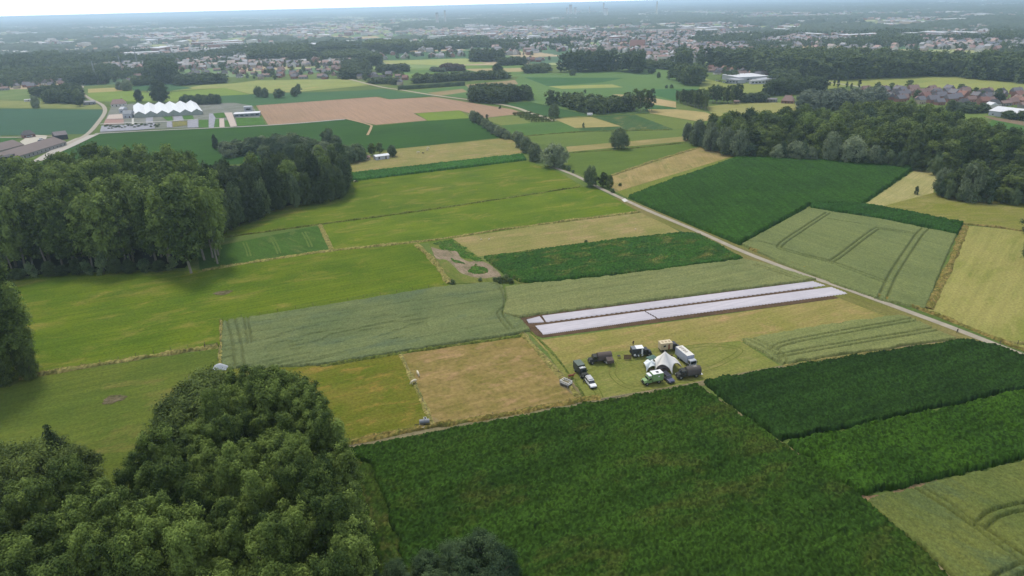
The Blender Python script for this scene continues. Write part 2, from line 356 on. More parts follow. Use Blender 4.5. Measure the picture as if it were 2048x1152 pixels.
flat('dry_field', [(1060, 668), (1084, 680), (1706, 593), (1800, 631), (1640, 654), (1480, 685), (1200, 708), (1128, 732), (1090, 700)], field_mat(C(150, 136, 84), C(134, 130, 70), C(168, 140, 98), ang=A1, patch=.06, streak=.6, name='dry_cut_grass'), 'dry tan strip between the plastic beds and the camp')
flat('camp_lawn', [(1090, 697), (1128, 731), (1200, 706), (1480, 682), (1560, 732), (1400, 768), (1165, 806), (1130, 760)], field_mat(C(116, 124, 60), C(128, 128, 70), C(140, 132, 82), ang=A1, patch=.07, streak=.6, across=.5, name='mown_grass'), 'mown green strip where the trucks camp')
flat('verge_ground', [(1225, 395), (1260, 400), (1480, 492), (2048, 712), (2300, 800), (2300, 840), (1915, 690), (1560, 550), (1300, 435)], field_mat(C(110, 112, 56), C(126, 118, 74), ang=A2, name='lane_verge'), 'grass verges either side of the concrete lane', 'ground')
flat('stubble_field', [(1723, 413), (1831, 340), (1878, 341), (1866, 388), (1752, 417)], field_mat(C(172, 160, 110), C(150, 146, 92), ang=dirang((1740, 410), (1840, 345)), patch=.05, streak=.9, across=.9, name='pale_stubble'), 'pale stubble wedge beside the right wood')
flat('meadow', [(1752, 416), (1866, 386), (2060, 410), (2400, 455), (2400, 520), (2040, 462), (1925, 447)], field_mat(C(118, 122, 50), C(126, 124, 64), C(150, 138, 88), ang=A1-.4, patch=.05, streak=.4, name='meadow_grass'), 'yellow-green meadow below the right wood')
flat('mown_field', [(1929, 451), (2040, 461), (2500, 530), (2500, 880), (2048, 702), (1930, 655), (1852, 624)], field_mat(C(136, 136, 74), C(150, 144, 84), C(120, 126, 58), ang=dirang((1900, 620), (1990, 470)), patch=.03, streak=.95, across=.42, name='mown_rows'), 'mown field with curved pale rows at the right edge')
flat('meadow', [(1232, 384), (1300, 364), (1440, 311), (1478, 315), (1256, 396)], field_mat(C(112, 122, 52), C(120, 126, 60), ang=A2-.6, name='meadow_grass'), 'narrow light green strip along the big maize field')
flat('dry_field', [(1222, 352), (1403, 294), (1475, 310), (1232, 384), (1215, 370)], field_mat(C(162, 142, 96), C(144, 130, 80), C(112, 118, 62), ang=A2-.6, patch=.06, streak=.4, name='dry_reed'), 'dry reedy strip above the big maize field')
flat('meadow', [(1135, 338), (1138, 304), (1392, 282), (1404, 294), (1222, 352), (1213, 372)], field_mat(C(96, 114, 48), C(88, 108, 46), ang=A1, streak=.3, name='meadow_grass'), 'green pasture behind the two lane willows')
flat('dry_field', [(1132, 293), (1370, 273), (1392, 281), (1136, 304)], field_mat(C(158, 142, 96), C(138, 132, 80), ang=A1, name='dry_cut_grass'), 'thin dry strip below the big lone willow')
flat('meadow', [(1030, 274), (1060, 272), (1160, 264), (1390, 256), (1370, 273), (1130, 294), (1085, 290)], field_mat(C(104, 120, 58), C(96, 114, 56), ang=A1, name='meadow_grass'), 'light green pasture around the lone willow')
flat('bare_patch', [(856, 486), (905, 478), (955, 512), (1010, 556), (1060, 568), (960, 566), (900, 568), (880, 530)], field_mat(C(94, 112, 48), C(110, 116, 58), C(132, 118, 78), ang=A2, patch=.09, name='weedy_ground'), 'weedy ground around the bare earth patch', 'ground')
flat('bare_earth', np.array(smoothline(GP([(862, 494), (882, 500), (914, 503), (920, 514), (938, 524), (955, 521), (980, 530), (1003, 553), (985, 555), (962, 557), (925, 548), (908, 533), (892, 520), (872, 517), (862, 494)]), 4))[:-1], field_mat(C(156, 138, 118), C(128, 116, 94), C(88, 100, 54), ang=A2, patch=.16, name='bare_soil', bump=.8), 'pale bare earth ring in the weedy patch', 'earth')
# middle distance
flat('meadow', [(1019, 267), (1003, 250), (1060, 246), (1124, 245), (1168, 263), (1063, 272)], field_mat(C(86, 116, 58), C(80, 108, 54), ang=A1, name='meadow_grass'), 'green field right of the willow row')
flat('meadow', [(965, 237), (1030, 231), (1062, 246), (1003, 251)], field_mat(C(122, 130, 70), C(112, 124, 64), ang=A1, name='meadow_grass'), 'pale green field below the brown field corner')
flat('dry_field', [(1108, 238), (1182, 234), (1243, 253), (1150, 256)], field_mat(C(164, 152, 100), C(150, 142, 88), ang=A1, name='dry_cut_grass'), 'yellow field beside the white trailer')
flat('green_field', [(1150, 257), (1243, 253), (1185, 232), (1269, 229), (1348, 259), (1259, 263), (1172, 264)], field_mat(C(62, 92, 52), C(74, 96, 56), C(120, 118, 72), ang=A1+.8, patch=.05, name='vegetable_crop'), 'dark green vegetable field below the long thicket')
flat('meadow', [(1269, 229), (1300, 226), (1390, 243), (1384, 257), (1348, 259)], field_mat(C(110, 124, 60), C(104, 118, 58), ang=A1, name='meadow_grass'), 'light green field left of the right wood')
flat('green_field', [(1003, 208), (1058, 204), (1180, 231), (1108, 236), (1063, 226)], field_mat(C(66, 98, 52), C(60, 92, 50), ang=A1, name='vegetable_crop'), 'dark green field behind the round willow')
flat('brown_field', [(512, 211), (640, 202), (752, 194), (779, 199), (869, 194), (937, 205), (1024, 219), (1050, 227), (969, 236), (937, 226), (917, 221), (827, 227), (854, 241), (752, 250), (692, 238), (537, 251)], field_mat(C(168, 138, 114), C(156, 130, 106), ang=dirang((537, 251), (512, 211)), patch=.008, streak=.25, across=.12, name='ploughed_soil', bump=.2), 'large bare pinkish brown field behind the greenhouses')
flat('meadow', [(832, 227), (919, 221), (941, 236), (857, 242)], field_mat(C(120, 140, 56), C(112, 132, 52), ang=A1, name='meadow_grass'), 'bright lime green patch set into the brown field')
flat('green_field', [(60, 340), (130, 296), (200, 268), (537, 252), (692, 239), (750, 252), (854, 242), (940, 237), (1005, 275), (794, 298), (600, 320), (300, 340)], field_mat(C(58, 92, 36), C(50, 82, 34), ang=A1, patch=.01, streak=.6, across=.3, name='green_crop', bump=.5), 'wide dark green crop behind the left wood')
flat('dry_field', [(794, 298), (1015, 276), (1046, 290), (1046, 309), (690, 350), (660, 335)], tan(k=1.0), 'dry tan pasture with cattle beside the white shed')
flat('green_field', [(-120, 216), (206, 220), (200, 243), (172, 268), (-120, 274)], field_mat(C(66, 98, 74), C(62, 92, 70), ang=A1, patch=.01, streak=.2, name='green_crop'), 'teal green field left of the nursery road')
flat('green_field', [(-120, 277), (40, 276), (0, 291), (-120, 300)], field_mat(C(60, 98, 46), C(66, 104, 50), ang=A1, name='green_crop'), 'green corner by the barns')
flat('meadow', [(-120, 198), (60, 202), (190, 206), (206, 218), (-120, 214)], field_mat(C(140, 142, 84), C(124, 132, 74), ang=A1, name='meadow_grass'), 'dry lawn above the teal field')
flat('meadow', [(-120, 182), (70, 178), (150, 176), (160, 182), (60, 200), (-120, 198)], field_mat(C(100, 122, 66), C(116, 130, 74), ang=A1, name='meadow_grass'), 'green field before the left village')
flat('dry_field', [(176, 178), (240, 175), (268, 181), (176, 186)], field_mat(C(176, 158, 104), C(160, 150, 96), ang=A1, name='dry_cut_grass'), 'orange tan strip by the village road')
flat('meadow', [(176, 186), (268, 181), (303, 188), (449, 176), (500, 189), (437, 192), (350, 203), (176, 203)], field_mat(C(124, 144, 62), C(116, 136, 60), ang=A1, name='meadow_grass'), 'bright green field above the greenhouse')
flat('meadow', [(344, 182), (406, 170), (466, 167), (515, 161), (703, 158), (742, 170), (607, 183), (500, 188), (449, 176)], field_mat(C(150, 156, 92), C(138, 146, 82), C(170, 156, 104), ang=A1, patch=.02, name='meadow_grass'), 'yellow-green field with willows in front of the village')
flat('green_field', [(262, 172), (330, 166), (385, 177), (330, 183), (266, 181)], field_mat(C(70, 104, 66), C(66, 98, 62), ang=A1, name='green_crop'), 'dark green field before the village trees')
flat('green_field', [(437, 192), (500, 189), (728, 181), (765, 178), (866, 192), (779, 199), (759, 193), (640, 202), (500, 212), (439, 206)], field_mat(C(74, 108, 68), C(70, 102, 64), ang=A1, patch=.01, name='green_crop'), 'teal green strip behind the brown field')
flat('nursery_yard', [(200, 266), (222, 214), (262, 208), (470, 206), (505, 212), (530, 250), (300, 259)], field_mat(C(138, 138, 132), C(118, 122, 110), C(100, 110, 84), ang=A1, patch=.05, name='nursery_ground'), 'grey-green nursery ground round the greenhouse', 'ground')
flat('meadow', [(792, 184), (932, 172), (1060, 160), (1100, 172), (1060, 190), (930, 196), (866, 191)], field_mat(C(86, 118, 68), C(96, 122, 70), ang=A1, name='meadow_grass'), 'green fields left of the oval wood')
flat('dry_field', [(855, 186), (925, 178), (935, 184), (880, 192)], field_mat(C(158, 136, 104), C(140, 130, 90), ang=A1, name='dry_cut_grass'), 'pinkish stubble left of the oval wood')
flat('dry_field', [(930, 170), (1030, 160), (1075, 165), (1000, 172), (940, 178)], field_mat(C(160, 140, 108), C(140, 128, 92), ang=A1, name='dry_cut_grass'), 'pinkish stubble above the oval wood')
flat('green_field', [(759, 108), (880, 97), (952, 97), (1000, 120), (759, 121)], field_mat(C(82, 112, 76), C(76, 104, 72), ang=A1, patch=.01, streak=.3, name='green_crop'), 'dark green field beyond the village')
flat('meadow', [(759, 122), (932, 117), (972, 127), (900, 131), (792, 128)], field_mat(C(164, 168, 104), C(150, 158, 96), ang=A1, name='meadow_grass'), 'pale yellow field strip beyond the village')
flat('meadow', [(741, 147), (820, 138), (926, 131), (1045, 130), (1050, 152), (1020, 155), (830, 160), (741, 156)], field_mat(C(118, 140, 68), C(98, 124, 66), C(80, 112, 66), ang=A1, patch=.008, name='meadow_grass'), 'mixed green fields right of the village')
flat('dry_field', [(926, 138), (1045, 136), (1080, 143), (960, 145)], field_mat(C(174, 156, 116), C(160, 150, 104), ang=A1, name='dry_cut_grass'), 'thin tan strips right of the village')
flat('meadow', [(1030, 160), (1045, 148), (1150, 146), (1260, 138), (1320, 138), (1400, 158), (1490, 176), (1480, 200), (1350, 205), (1300, 226), (1180, 231), (1064, 205)], field_mat(C(102, 128, 72), C(94, 122, 70), ang=A1, patch=.006, name='meadow_grass'), 'broad soft green field in the middle distance')
flat('green_field', [(1049, 155), (1249, 156), (1205, 165), (1096, 173)], field_mat(C(64, 100, 58), C(70, 104, 60), ang=A1, name='green_crop'), 'dark green field in the middle distance')
flat('dry_field', [(1096, 173), (1224, 169), (1246, 175), (1124, 178)], field_mat(C(160, 162, 96), C(148, 152, 88), ang=A1, name='dry_cut_grass'), 'yellow strip in the middle distance')
flat('green_field', [(1310, 179), (1390, 178), (1440, 186), (1430, 200), (1350, 202), (1305, 190)], field_mat(C(66, 104, 62), C(74, 112, 62), ang=A1, name='green_crop'), 'green field behind the thin poplars')
flat('dry_field', [(1225, 189), (1262, 190), (1304, 196), (1352, 204), (1352, 216), (1300, 208)], field_mat(C(186, 164, 122), C(170, 154, 108), ang=A1, name='dry_cut_grass'), 'pale tan strip left of the thin poplars')
flat('green_field', [(1292, 210), (1352, 216), (1352, 221), (1290, 222)], field_mat(C(62, 98, 56), C(66, 102, 58), ang=A1, name='green_crop'), 'small dark green patch by the tall open trees')
flat('dry_field', [(1295, 219), (1352, 219), (1412, 225), (1440, 238), (1400, 244), (1300, 227)], field_mat(C(176, 158, 108), C(160, 148, 96), ang=A1, name='dry_cut_grass'), 'tan field above the right wood')
flat('meadow', [(1395, 188), (1405, 156), (1456, 169), (1573, 165), (1600, 158), (1720, 170), (1600, 186), (1480, 196)], field_mat(C(140, 144, 78), C(128, 138, 72), ang=A1, patch=.01, name='meadow_grass'), 'yellow-green meadow before the factory')
flat('meadow', [(1412, 214), (1480, 205), (1600, 206), (1610, 222), (1480, 232), (1430, 238)], field_mat(C(144, 144, 82), C(150, 146, 90), ang=A1, name='meadow_grass'), 'dry meadow between thin poplars and right wood')
flat('meadow', [(1596, 158), (1660, 158), (1832, 152), (1892, 151), (2060, 166), (2400, 190), (2400, 215), (2048, 190), (1965, 181), (1805, 173), (1717, 173), (1640, 168)], field_mat(C(152, 154, 88), C(140, 146, 80), C(126, 138, 76), ang=A1, patch=.01, name='meadow_grass'), 'broad pale meadow in front of the far forest')
flat('meadow', [(1925, 208), (1985, 212), (1990, 238), (1925, 245), (1900, 232)], field_mat(C(112, 128, 62), C(104, 122, 58), ang=A1, name='meadow_grass'), 'small lawn left of the white hall')
flat('brown_field', [(1966, 232), (2048, 244), (2300, 285), (2300, 300), (2048, 252), (1985, 240)], field_mat(C(132, 112, 92), C(120, 104, 84), ang=A1, name='ploughed_soil'), 'brown strip before the white hall')
flat('green_field', [(1985, 240), (2048, 252), (2300, 300), (2300, 330), (2048, 266), (1975, 252)], field_mat(C(72, 106, 50), C(80, 110, 54), ang=A1, name='green_crop'), 'green strip before the white hall')

# ---- lanes and tracks
m_mark = field_mat(C(104, 122, 62), C(92, 114, 54), ang=0, name='pale_wheel_mark')
for k_, (a_, b_) in enumerate((((432, 494), (430, 525)), ((486, 486), (496, 514)), ((492, 485), (502, 513)), ((540, 476), (556, 509)), ((546, 475), (562, 508)), ((604, 466), (619, 496)), ((610, 465), (625, 495)), ((440, 493), (437, 524)))):
    ribbon('wheel_mark', [a_, ((a_[0]+b_[0])/2+1, (a_[1]+b_[1])/2), b_], .7, m_mark, 'pale wheel mark number %s in the small green field' % ['one', 'two', 'three', 'four', 'five', 'six', 'seven', 'eight'][k_], 'wheel mark', wob=.2)
m_conc = plain('concrete', C(170, 160, 142), .9, var=.12, scale=.3)
m_dirt = field_mat(C(134, 124, 98), C(118, 112, 82), C(150, 134, 112), ang=A1, patch=.2, name='dirt_track')
m_stone = plain('white_stone', C(214, 210, 204), .9, var=.06)
ZC = .10; zr = _z[0]+.02; zl = .13
ribbon('lane', [(2400, 850), (2160, 756), (2048, 712), (1920, 662), (1840, 632), (1700, 581), (1600, 547), (1487, 504), (1400, 465), (1300, 423), (1250, 400), (1195, 374), (1150, 351), (1105, 334)], 2.7, m_conc, 'pale concrete farm lane running diagonally past the camp', 'lane', z=zl)
ribbon('track', [(600, 915), (690, 898), (860, 859), (1165, 809), (1300, 786), (1390, 770), (1560, 737), (1740, 708), (1920, 681)], 2.6, m_dirt, 'dirt track along the front edge of the camp', 'track', z=zl+.01, wob=.05)
ribbon('wheel_rut', [(600, 909), (690, 895), (860, 856), (1165, 806), (1250, 792)], .5, plain('rut_soil', C(96, 90, 70), .95), 'worn wheel rut in the dirt track', 'track', z=zl+.03, wob=.2)
ribbon('path', [(1395, 772), (1480, 830), (1560, 887), (1640, 942), (1725, 1000), (1820, 1085), (1940, 1190)], 1.1, m_dirt, 'narrow earth path between the big maize field and its neighbours', 'path', z=zl+.01, wob=.15)
ribbon('path', [(1553, 885), (1580, 902), (1620, 935)], 2.0, field_mat(C(142, 122, 92), C(120, 110, 80), ang=0, patch=.3, name='path_soil'), 'bare brown corner where three crops meet', 'path', z=zl+.02, wob=.15)
ribbon('path', [(1700, 990), (1740, 998), (1800, 986), (1880, 965)], 1.8, field_mat(C(142, 116, 90), C(120, 106, 78), ang=0, patch=.3, name='path_soil'), 'bare brown strip above the lower wheat', 'path', z=zl+.02, wob=.3)
ribbon('road', [(165, 172), (164, 185), (180, 198), (204, 210), (210, 224), (196, 246), (176, 268), (150, 282), (120, 296)], 4.2, m_conc, 'concrete road past the nursery and the barns', 'road', z=zr)
ribbon('path', [(-100, 276), (60, 275), (110, 273)], 3.5, m_conc, 'pale farm drive by the teal field', 'path', z=zr)
ribbon('path', [(190, 268), (300, 262), (540, 251), (690, 239)], 4, plain('gravel_path', C(170, 168, 158), .9), 'pale path along the front of the nursery', 'path', z=zr)
ribbon('road', [(1110, 242), (1060, 226), (1024, 214), (960, 203), (868, 191), (800, 180), (760, 174), (700, 159), (680, 154)], 5.0, plain('road_surface', C(176, 166, 138), .9), 'pale road from the farmhouses towards the oval wood', 'road', z=zr)
ribbon('path', [(692, 238), (738, 250), (742, 256), (735, 271)], 2.2, plain('sandy_path', C(178, 150, 112), .9), 'sandy path corner in the green crop', 'path', z=zr)
ribbon('road', [(1573, 158), (1640, 163), (1700, 171), (1730, 176)], 5.0, plain('road_surface', C(176, 172, 150), .9), 'road lined with small columnar trees', 'road', z=zr)
flat('slab', [(1243, 400), (1250, 397), (1256, 402), (1249, 405)], m_stone, 'small white slab on the lane', 'slab', z=zl+.06)
flat('yard', [(118, 292), (150, 278), (172, 272), (200, 268), (150, 292), (110, 310), (85, 322), (60, 326)], plain('yard_concrete', C(186, 178, 168), .9), 'pale concrete yard beside the barns', 'yard', z=zr-.02)
flat('yard', [(40, 284), (62, 270), (95, 272), (88, 290), (55, 296)], plain('yard_concrete', C(196, 188, 172), .9), 'pale yard between the barns', 'yard', z=zr-.01)

# ---- plastic covered beds
m_plastic = field_mat(C(204, 198, 204), C(190, 185, 192), ang=A1, patch=.05, streak=.7, across=1.0, fine=.6, name='white_fleece', rough=.7, bump=.05, gvar=.03, lines=.05)
def bed(P, label):
    P = GP(P); nn = 120; a = P[0]+(P[1]-P[0])*np.linspace(0, 1, nn)[:, None]; b = P[3]+(P[2]-P[3])*np.linspace(0, 1, nn)[:, None]; V = []; mcol = 21
    for i in range(nn):
        for j in range(mcol):
            t = j/(mcol-1); p = a[i]*(1-t)+b[i]*t; n_ = (b[i]-a[i])/np.linalg.norm(b[i]-a[i])
            if j in (0, mcol-1): p = p+n_*((i % 2)-.5)*.5
            V.append((p[0], p[1], .35+.10*math.sin(j*math.pi/2)*(1 if 0 < j < mcol-1 else 0)if 0 < j < mcol-1 else .10))
    idx = np.arange(nn*mcol).reshape(nn, mcol); Fc = np.stack([idx[:-1, :-1], idx[:-1, 1:], idx[1:, 1:], idx[1:, :-1]], -1).reshape(-1, 4)
    o = meshnp('plastic_cover', V, Fc, m_plastic); tag(o, label, 'crop cover', 'white covers over the soil beds')
bed([(1084, 633), (1625, 564), (1650, 572), (1092, 645)], 'narrower white plastic cover, upper of the two long beds')
bed([(1053, 641), (1079, 634), (1088, 645), (1057, 647)], 'short white plastic piece at the left end of the upper bed')
bed([(1070, 653), (1288, 624), (1312, 638), (1086, 670)], 'left piece of the wide lower white plastic bed')
bed([(1290, 623.5), (1662, 575.5), (1694, 588), (1315, 637.5)], 'long right piece of the wide lower white plastic bed')

# ---- standing crops
def track(pts, **k): return pair(pts, **k)
trk = []
heightfield('maize_crop', GP([(692, 905), (1165, 815), (1393, 776), (1480, 835), (1560, 890), (1640, 945), (1728, 1005), (1820, 1090), (1960, 1220), (2000, 1300), (800, 1300), (805, 1110), (783, 1045), (743, 930), (694, 920)]), 1.5, .42,
            maize_m(c1=(50, 74, 24), c2=(41, 64, 22), c3=(70, 78, 34), tint=.65), 'broad dark green maize field filling the foreground', 'maize', amp=.24, low=.1, ang=A1)
heightfield('maize_crop', GP([(1407, 766), (1560, 741), (1740, 712), (1925, 685), (1985, 695), (2048, 718), (2500, 900), (2500, 700), (2300, 730), (2048, 780), (1760, 843), (1566, 883), (1480, 825)][:6]+[(2400, 855), (2300, 740), (2048, 779), (1760, 842), (1563, 882), (1480, 825)]), 1.4, .42,
            maize_m(c1=(42, 66, 26), c2=(36, 58, 24), tint=.6), 'darkest maize block right of the camp below the track', 'maize', amp=.22, low=.1, ang=A1, seed=2)
heightfield('maize_crop', GP([(1575, 890), (1760, 850), (2048, 787), (2500, 690), (2500, 840), (2048, 918), (1800, 977), (1715, 990), (1640, 938)]), 1.5, .42,
            maize_m(c1=(54, 82, 24), c2=(44, 70, 22), tint=.65), 'brighter green maize block at the right, next below the darkest one', 'maize', amp=.3, low=.2, ang=A1, seed=3)
heightfield('maize_crop', GP([(1257, 396), (1348, 361), (1478, 317), (1640, 322), (1829, 338), (1722, 411), (1619, 412), (1478, 490), (1400, 458), (1310, 420)]), 1.9, .6,
            maize_m(c1=(52, 84, 30), c2=(45, 74, 28), tint=.4, a=A2-.5), 'large deep green maize field right of the lane', 'maize', amp=.2, ang=A2-.5, seed=4)
heightfield('maize_crop', GP([(1621, 413), (1632, 403), (1724, 412), (1800, 424), (1926, 449), (1914, 471), (1800, 446), (1624, 418)]), 1.6, .5,
            maize_m(c1=(48, 82, 32), c2=(42, 72, 30), tint=.5), 'thin green maize strip behind the tramlined wheat', 'maize', ang=A1-.35, seed=5)
heightfield('root_crop', GP([(968, 516), (1180, 487), (1360, 467), (1400, 471), (1487, 519), (1340, 539), (1150, 559), (1080, 567), (1038, 566), (1000, 543)]), 1.0, .5,
            field_mat(C(54, 88, 34), C(46, 76, 32), C(106, 104, 56), ang=A1, patch=.07, streak=.5, fine=.9, tint=.5, name='patchy_crop'), 'patchy green maize field left of the lane above the wheat', 'maize', amp=.3, low=.3, seed=6)
heightfield('maize_crop', GP([(690, 350), (1046, 310), (1052, 321), (694, 364)]), 1.4, .6, maize_m(c1=(62, 102, 44), c2=(54, 92, 42), tint=.4), 'narrow green crop strip below the cattle pasture', 'maize', seed=7)
heightfield('weedy_crop', GP([(660, 912), (694, 910), (742, 928), (784, 1044), (806, 1110), (801, 1300), (560, 1300), (640, 1100)]), .55, .42,
            field_mat(C(60, 76, 30), C(44, 64, 22), C(88, 86, 46), ang=dirang((770, 1050), (735, 950)), patch=.12, streak=.9, across=1.1, name='weedy_rows', lines=.3, tint=.5), 'thin weedy crop with pale rows beside the front wood', 'weedy crop', amp=.5, low=.3, edge=1.2, seed=15)
t1 = pair([(1003, 574), (1012, 592), (1013, 615), (1000, 628), (1008, 645), (1022, 662)], 1.9)+pair([(985, 568), (1000, 572), (1008, 582)], 1.6)
f1_ = []
for a_, b_ in (((445, 656), (1000, 583)), ((446, 676), (1008, 600)), ((446, 694), (1004, 620)), ((620, 722), (1000, 648))): f1_ += [GP([a_, b_])]
t1 += pair([(462, 640), (472, 680), (480, 735)], 2.6)+pair([(492, 636), (500, 690)], 1.2)
def weedy(X, Y, ca, sa):
    q = GP([(620, 690)])[0]; qx, qy = q[0]*ca-q[1]*sa, q[0]*sa+q[1]*ca
    d = np.hypot((X-qx)/42, (Y-qy)/13); n_ = vnoise(X*.5, Y*2.2, 3.2, 9)*vnoise(X, Y, 9., 4); return np.where((n_ > .3) & (d < 1), .55, 1.0)
heightfield('wheat_crop', GP([(446, 645), (888, 575), (985, 567), (1006, 573), (1010, 600), (1003, 628), (1043, 640), (1060, 664), (800, 706), (640, 731), (442, 738)]), .8, .36,
            wheat_m(c1=(112, 120, 78), c2=(98, 110, 72), c3=(92, 106, 78)), 'grey-green wheat field left of the plastic beds', 'wheat', amp=.06, low=.05, tracks=t1, faint=f1_, tw=.3, holes=weedy, seed=8)
f2_ = [GP([(1010, 588), (1490, 530)]), GP([(1012, 602), (1520, 542)]), GP([(1040, 618), (1560, 552)])]
t2 = pair([(1510, 533), (1560, 548), (1595, 560)], 1.8)
heightfield('wheat_crop', GP([(1011, 575), (1200, 557), (1487, 521), (1530, 529), (1632, 561), (1400, 590), (1066, 631), (1040, 636), (1006, 628), (1014, 600)]), .85, .4,
            wheat_m(c1=(124, 128, 82), c2=(112, 120, 76)), 'long wheat strip above the white plastic beds', 'wheat', amp=.06, low=.05, tracks=t2, faint=f2_, tw=.28, seed=9)
t3 = pair([(1500, 681), (1535, 698), (1560, 712), (1568, 728)], 1.9)+pair([(1548, 703), (1562, 693), (1640, 676), (1830, 642)], 1.9)+pair([(1552, 716), (1700, 690), (1858, 664), (1873, 656), (1850, 643), (1830, 640)], 1.9)
heightfield('wheat_crop', GP([(1484, 681), (1640, 654), (1795, 632), (1830, 642), (1912, 680), (1740, 703), (1562, 729)]), .85, .34,
            wheat_m(c1=(126, 130, 80), c2=(114, 122, 74)), 'wheat plot with curved tramlines right of the camp', 'wheat', amp=.06, low=.05, tracks=t3, tw=.32, seed=10)
t4 = pair([(1656, 428), (1610, 458), (1560, 494), (1580, 506), (1650, 524), (1772, 568)], 2.0)+pair([(1600, 512), (1650, 523), (1672, 520), (1745, 465), (1765, 461), (1830, 470)], 1.9)+pair([(1850, 460), (1836, 475), (1790, 545), (1775, 575), (1764, 600)], 2.6)+[GP([(1480, 484), (1520, 486), (1560, 496)]), GP([(1655, 440), (1720, 450)])]
heightfield('wheat_crop', GP([(1484, 490), (1616, 418), (1760, 440), (1912, 471), (1890, 520), (1850, 621), (1762, 601), (1640, 558), (1560, 527)]), .85, .36,
            wheat_m(c1=(116, 124, 76), c2=(106, 116, 72), a=A2), 'wheat field with looping tramlines right of the lane', 'wheat', amp=.06, low=.05, tracks=t4, tw=.38, seed=11)
t5 = pair([(1828, 975), (1890, 1012), (1950, 1055), (2020, 1105), (2100, 1160)], 1.9)+pair([(2200, 990), (2048, 1018), (1985, 1035), (1960, 1060)], 1.9)+pair([(2200, 1090), (2048, 1140), (1990, 1170)], 1.9)
heightfield('wheat_crop', GP([(1727, 1002), (1800, 987), (2048, 926), (2500, 830), (2600, 1250), (1990, 1250), (1900, 1150), (1820, 1080)]), .9, .3,
            wheat_m(c1=(106, 112, 58), c2=(90, 102, 54), c3=(84, 98, 64), a=A2), 'wheat corner with crossing tramlines at the bottom right', 'wheat', amp=.14, low=.08, tracks=t5, tw=.36, seed=12)

m_weed = field_mat(C(70, 104, 40), C(60, 90, 36), C(112, 108, 66), ang=A2, patch=.3, tint=.5, name='weeds', bump=.4)
for k_, (pl, lb) in enumerate((([(940, 537), (950, 531), (962, 533), (973, 539), (976, 545), (962, 550), (947, 549), (939, 543)], 'round patch of green weeds inside the bare earth ring'), ([(868, 486), (905, 480), (919, 488), (932, 501), (953, 512), (968, 521), (948, 523), (930, 515), (908, 504), (884, 499)], 'bright green weeds above the bare earth'), ([(903, 514), (918, 518), (932, 527), (920, 529), (908, 521)], 'small weed patch in the middle of the bare earth'))):
    heightfield('weeds', GP(pl), .3, .4, m_weed, lb, 'weeds', amp=.6, low=.5, edge=1.6, seed=50+k_, z0=.05)
# ---- rough verges and ditches
m_vt = field_mat(C(150, 138, 86), C(128, 124, 70), C(92, 104, 46), ang=A1, patch=.3, tint=.5, name='tall_dry_grass', bump=.5)
m_vg = field_mat(C(84, 98, 44), C(100, 108, 52), C(120, 114, 66), ang=A1, patch=.3, tint=.5, name='tall_green_grass', bump=.5)
m_vo = field_mat(C(142, 122, 72), C(110, 108, 56), C(84, 96, 42), ang=A1, patch=.4, tint=.5, name='tall_rusty_grass', bump=.5)
verge('ditch_grass', [(428, 478), (640, 449), (850, 421), (1160, 374)], 1.6, .8, m_vg, 'dark grassy ditch across the bright meadows', seed=21)
verge('ditch_grass', [(405, 541), (560, 516), (667, 501), (860, 481), (1000, 460), (1150, 440), (1280, 424)], 2.4, .8, m_vt, 'dry grass bank along the long ditch left of the lane', seed=22)
verge('ditch_grass', [(640, 450), (664, 500)], 2.2, .7, m_vt, 'dry grass bank at the end of the small green field', seed=23)
verge('ditch_grass', [(833, 489), (870, 525), (898, 567)], 2.6, .9, m_vt, 'dry reeds beside the bare patch', seed=24)
verge('ditch_grass', [(40, 757), (240, 723), (437, 693)], 2.2, 1.0, m_vt, 'tall dry grass under the pasture fence', seed=25)
verge('ditch_grass', [(442, 643), (443, 690), (440, 735)], 1.4, .9, m_vt, 'dry grass edge at the left end of the wheat', seed=26)
verge('ditch_grass', [(640, 733), (800, 707), (1045, 672)], 1.6, .7, m_vg, 'green grass bank along the lower wheat edge', seed=27)
verge('ditch_grass', [(700, 886), (868, 853), (1000, 832), (1160, 801), (1200, 796)], 2.6, 1.0, m_vo, 'rusty tall grass bank above the dirt track', seed=28)
verge('ditch_grass', [(1045, 668), (1085, 712), (1130, 762), (1163, 800)], 2.0, .8, m_vt, 'dry grass along the fence left of the camp', seed=29)
verge('ditch_grass', [(1062, 664), (1110, 712), (1150, 765), (1172, 800)], 1.2, .4, m_vg, 'green grass line beside the camp fence', seed=30)
verge('ditch_grass', [(1930, 452), (1905, 520), (1856, 618)], 3.0, .9, m_vo, 'rusty grass bank right of the tramlined wheat', seed=31)
verge('ditch_grass', [(2500, 880), (2060, 706), (1935, 655), (1850, 622), (1760, 592), (1640, 549), (1500, 498)], 2.2, .8, m_vo, 'rough grass verge on the far side of the lane', seed=32)
verge('ditch_grass', [(800, 706), (835, 780), (868, 855)], 1.6, .5, m_vt, 'dry grass between tufted pasture and hay field', seed=33)
verge('ditch_grass', [(1136, 306), (1240, 299), (1392, 284)], 2.4, .8, m_vg, 'green ditch bank below the lone willow', seed=34)
verge('ditch_grass', [(1025, 275), (1166, 264), (1345, 260)], 2.0, .8, m_vg, 'green ditch bank in the middle distance', seed=35)
verge('ditch_grass', [(1565, 733), (1740, 706), (1912, 682)], 1.0, .5, m_vt, 'dry grass edge between wheat plot and track', seed=36)
verge('ditch_grass', [(1222, 352), (1310, 322), (1403, 294)], 3.0, 1.0, m_vt, 'dry reeds along the upper side of the reedy strip', seed=37)
verge('ditch_grass', [(1925, 448), (2000, 456), (2060, 465)], 1.6, .8, m_vo, 'dry grass along the top of the mown field', seed=38)
verge('ditch_grass', [(2000, 684), (2030, 686), (2070, 692)], 1.6, .8, m_vt, 'dry grass clump by the lane at the right edge', seed=39)


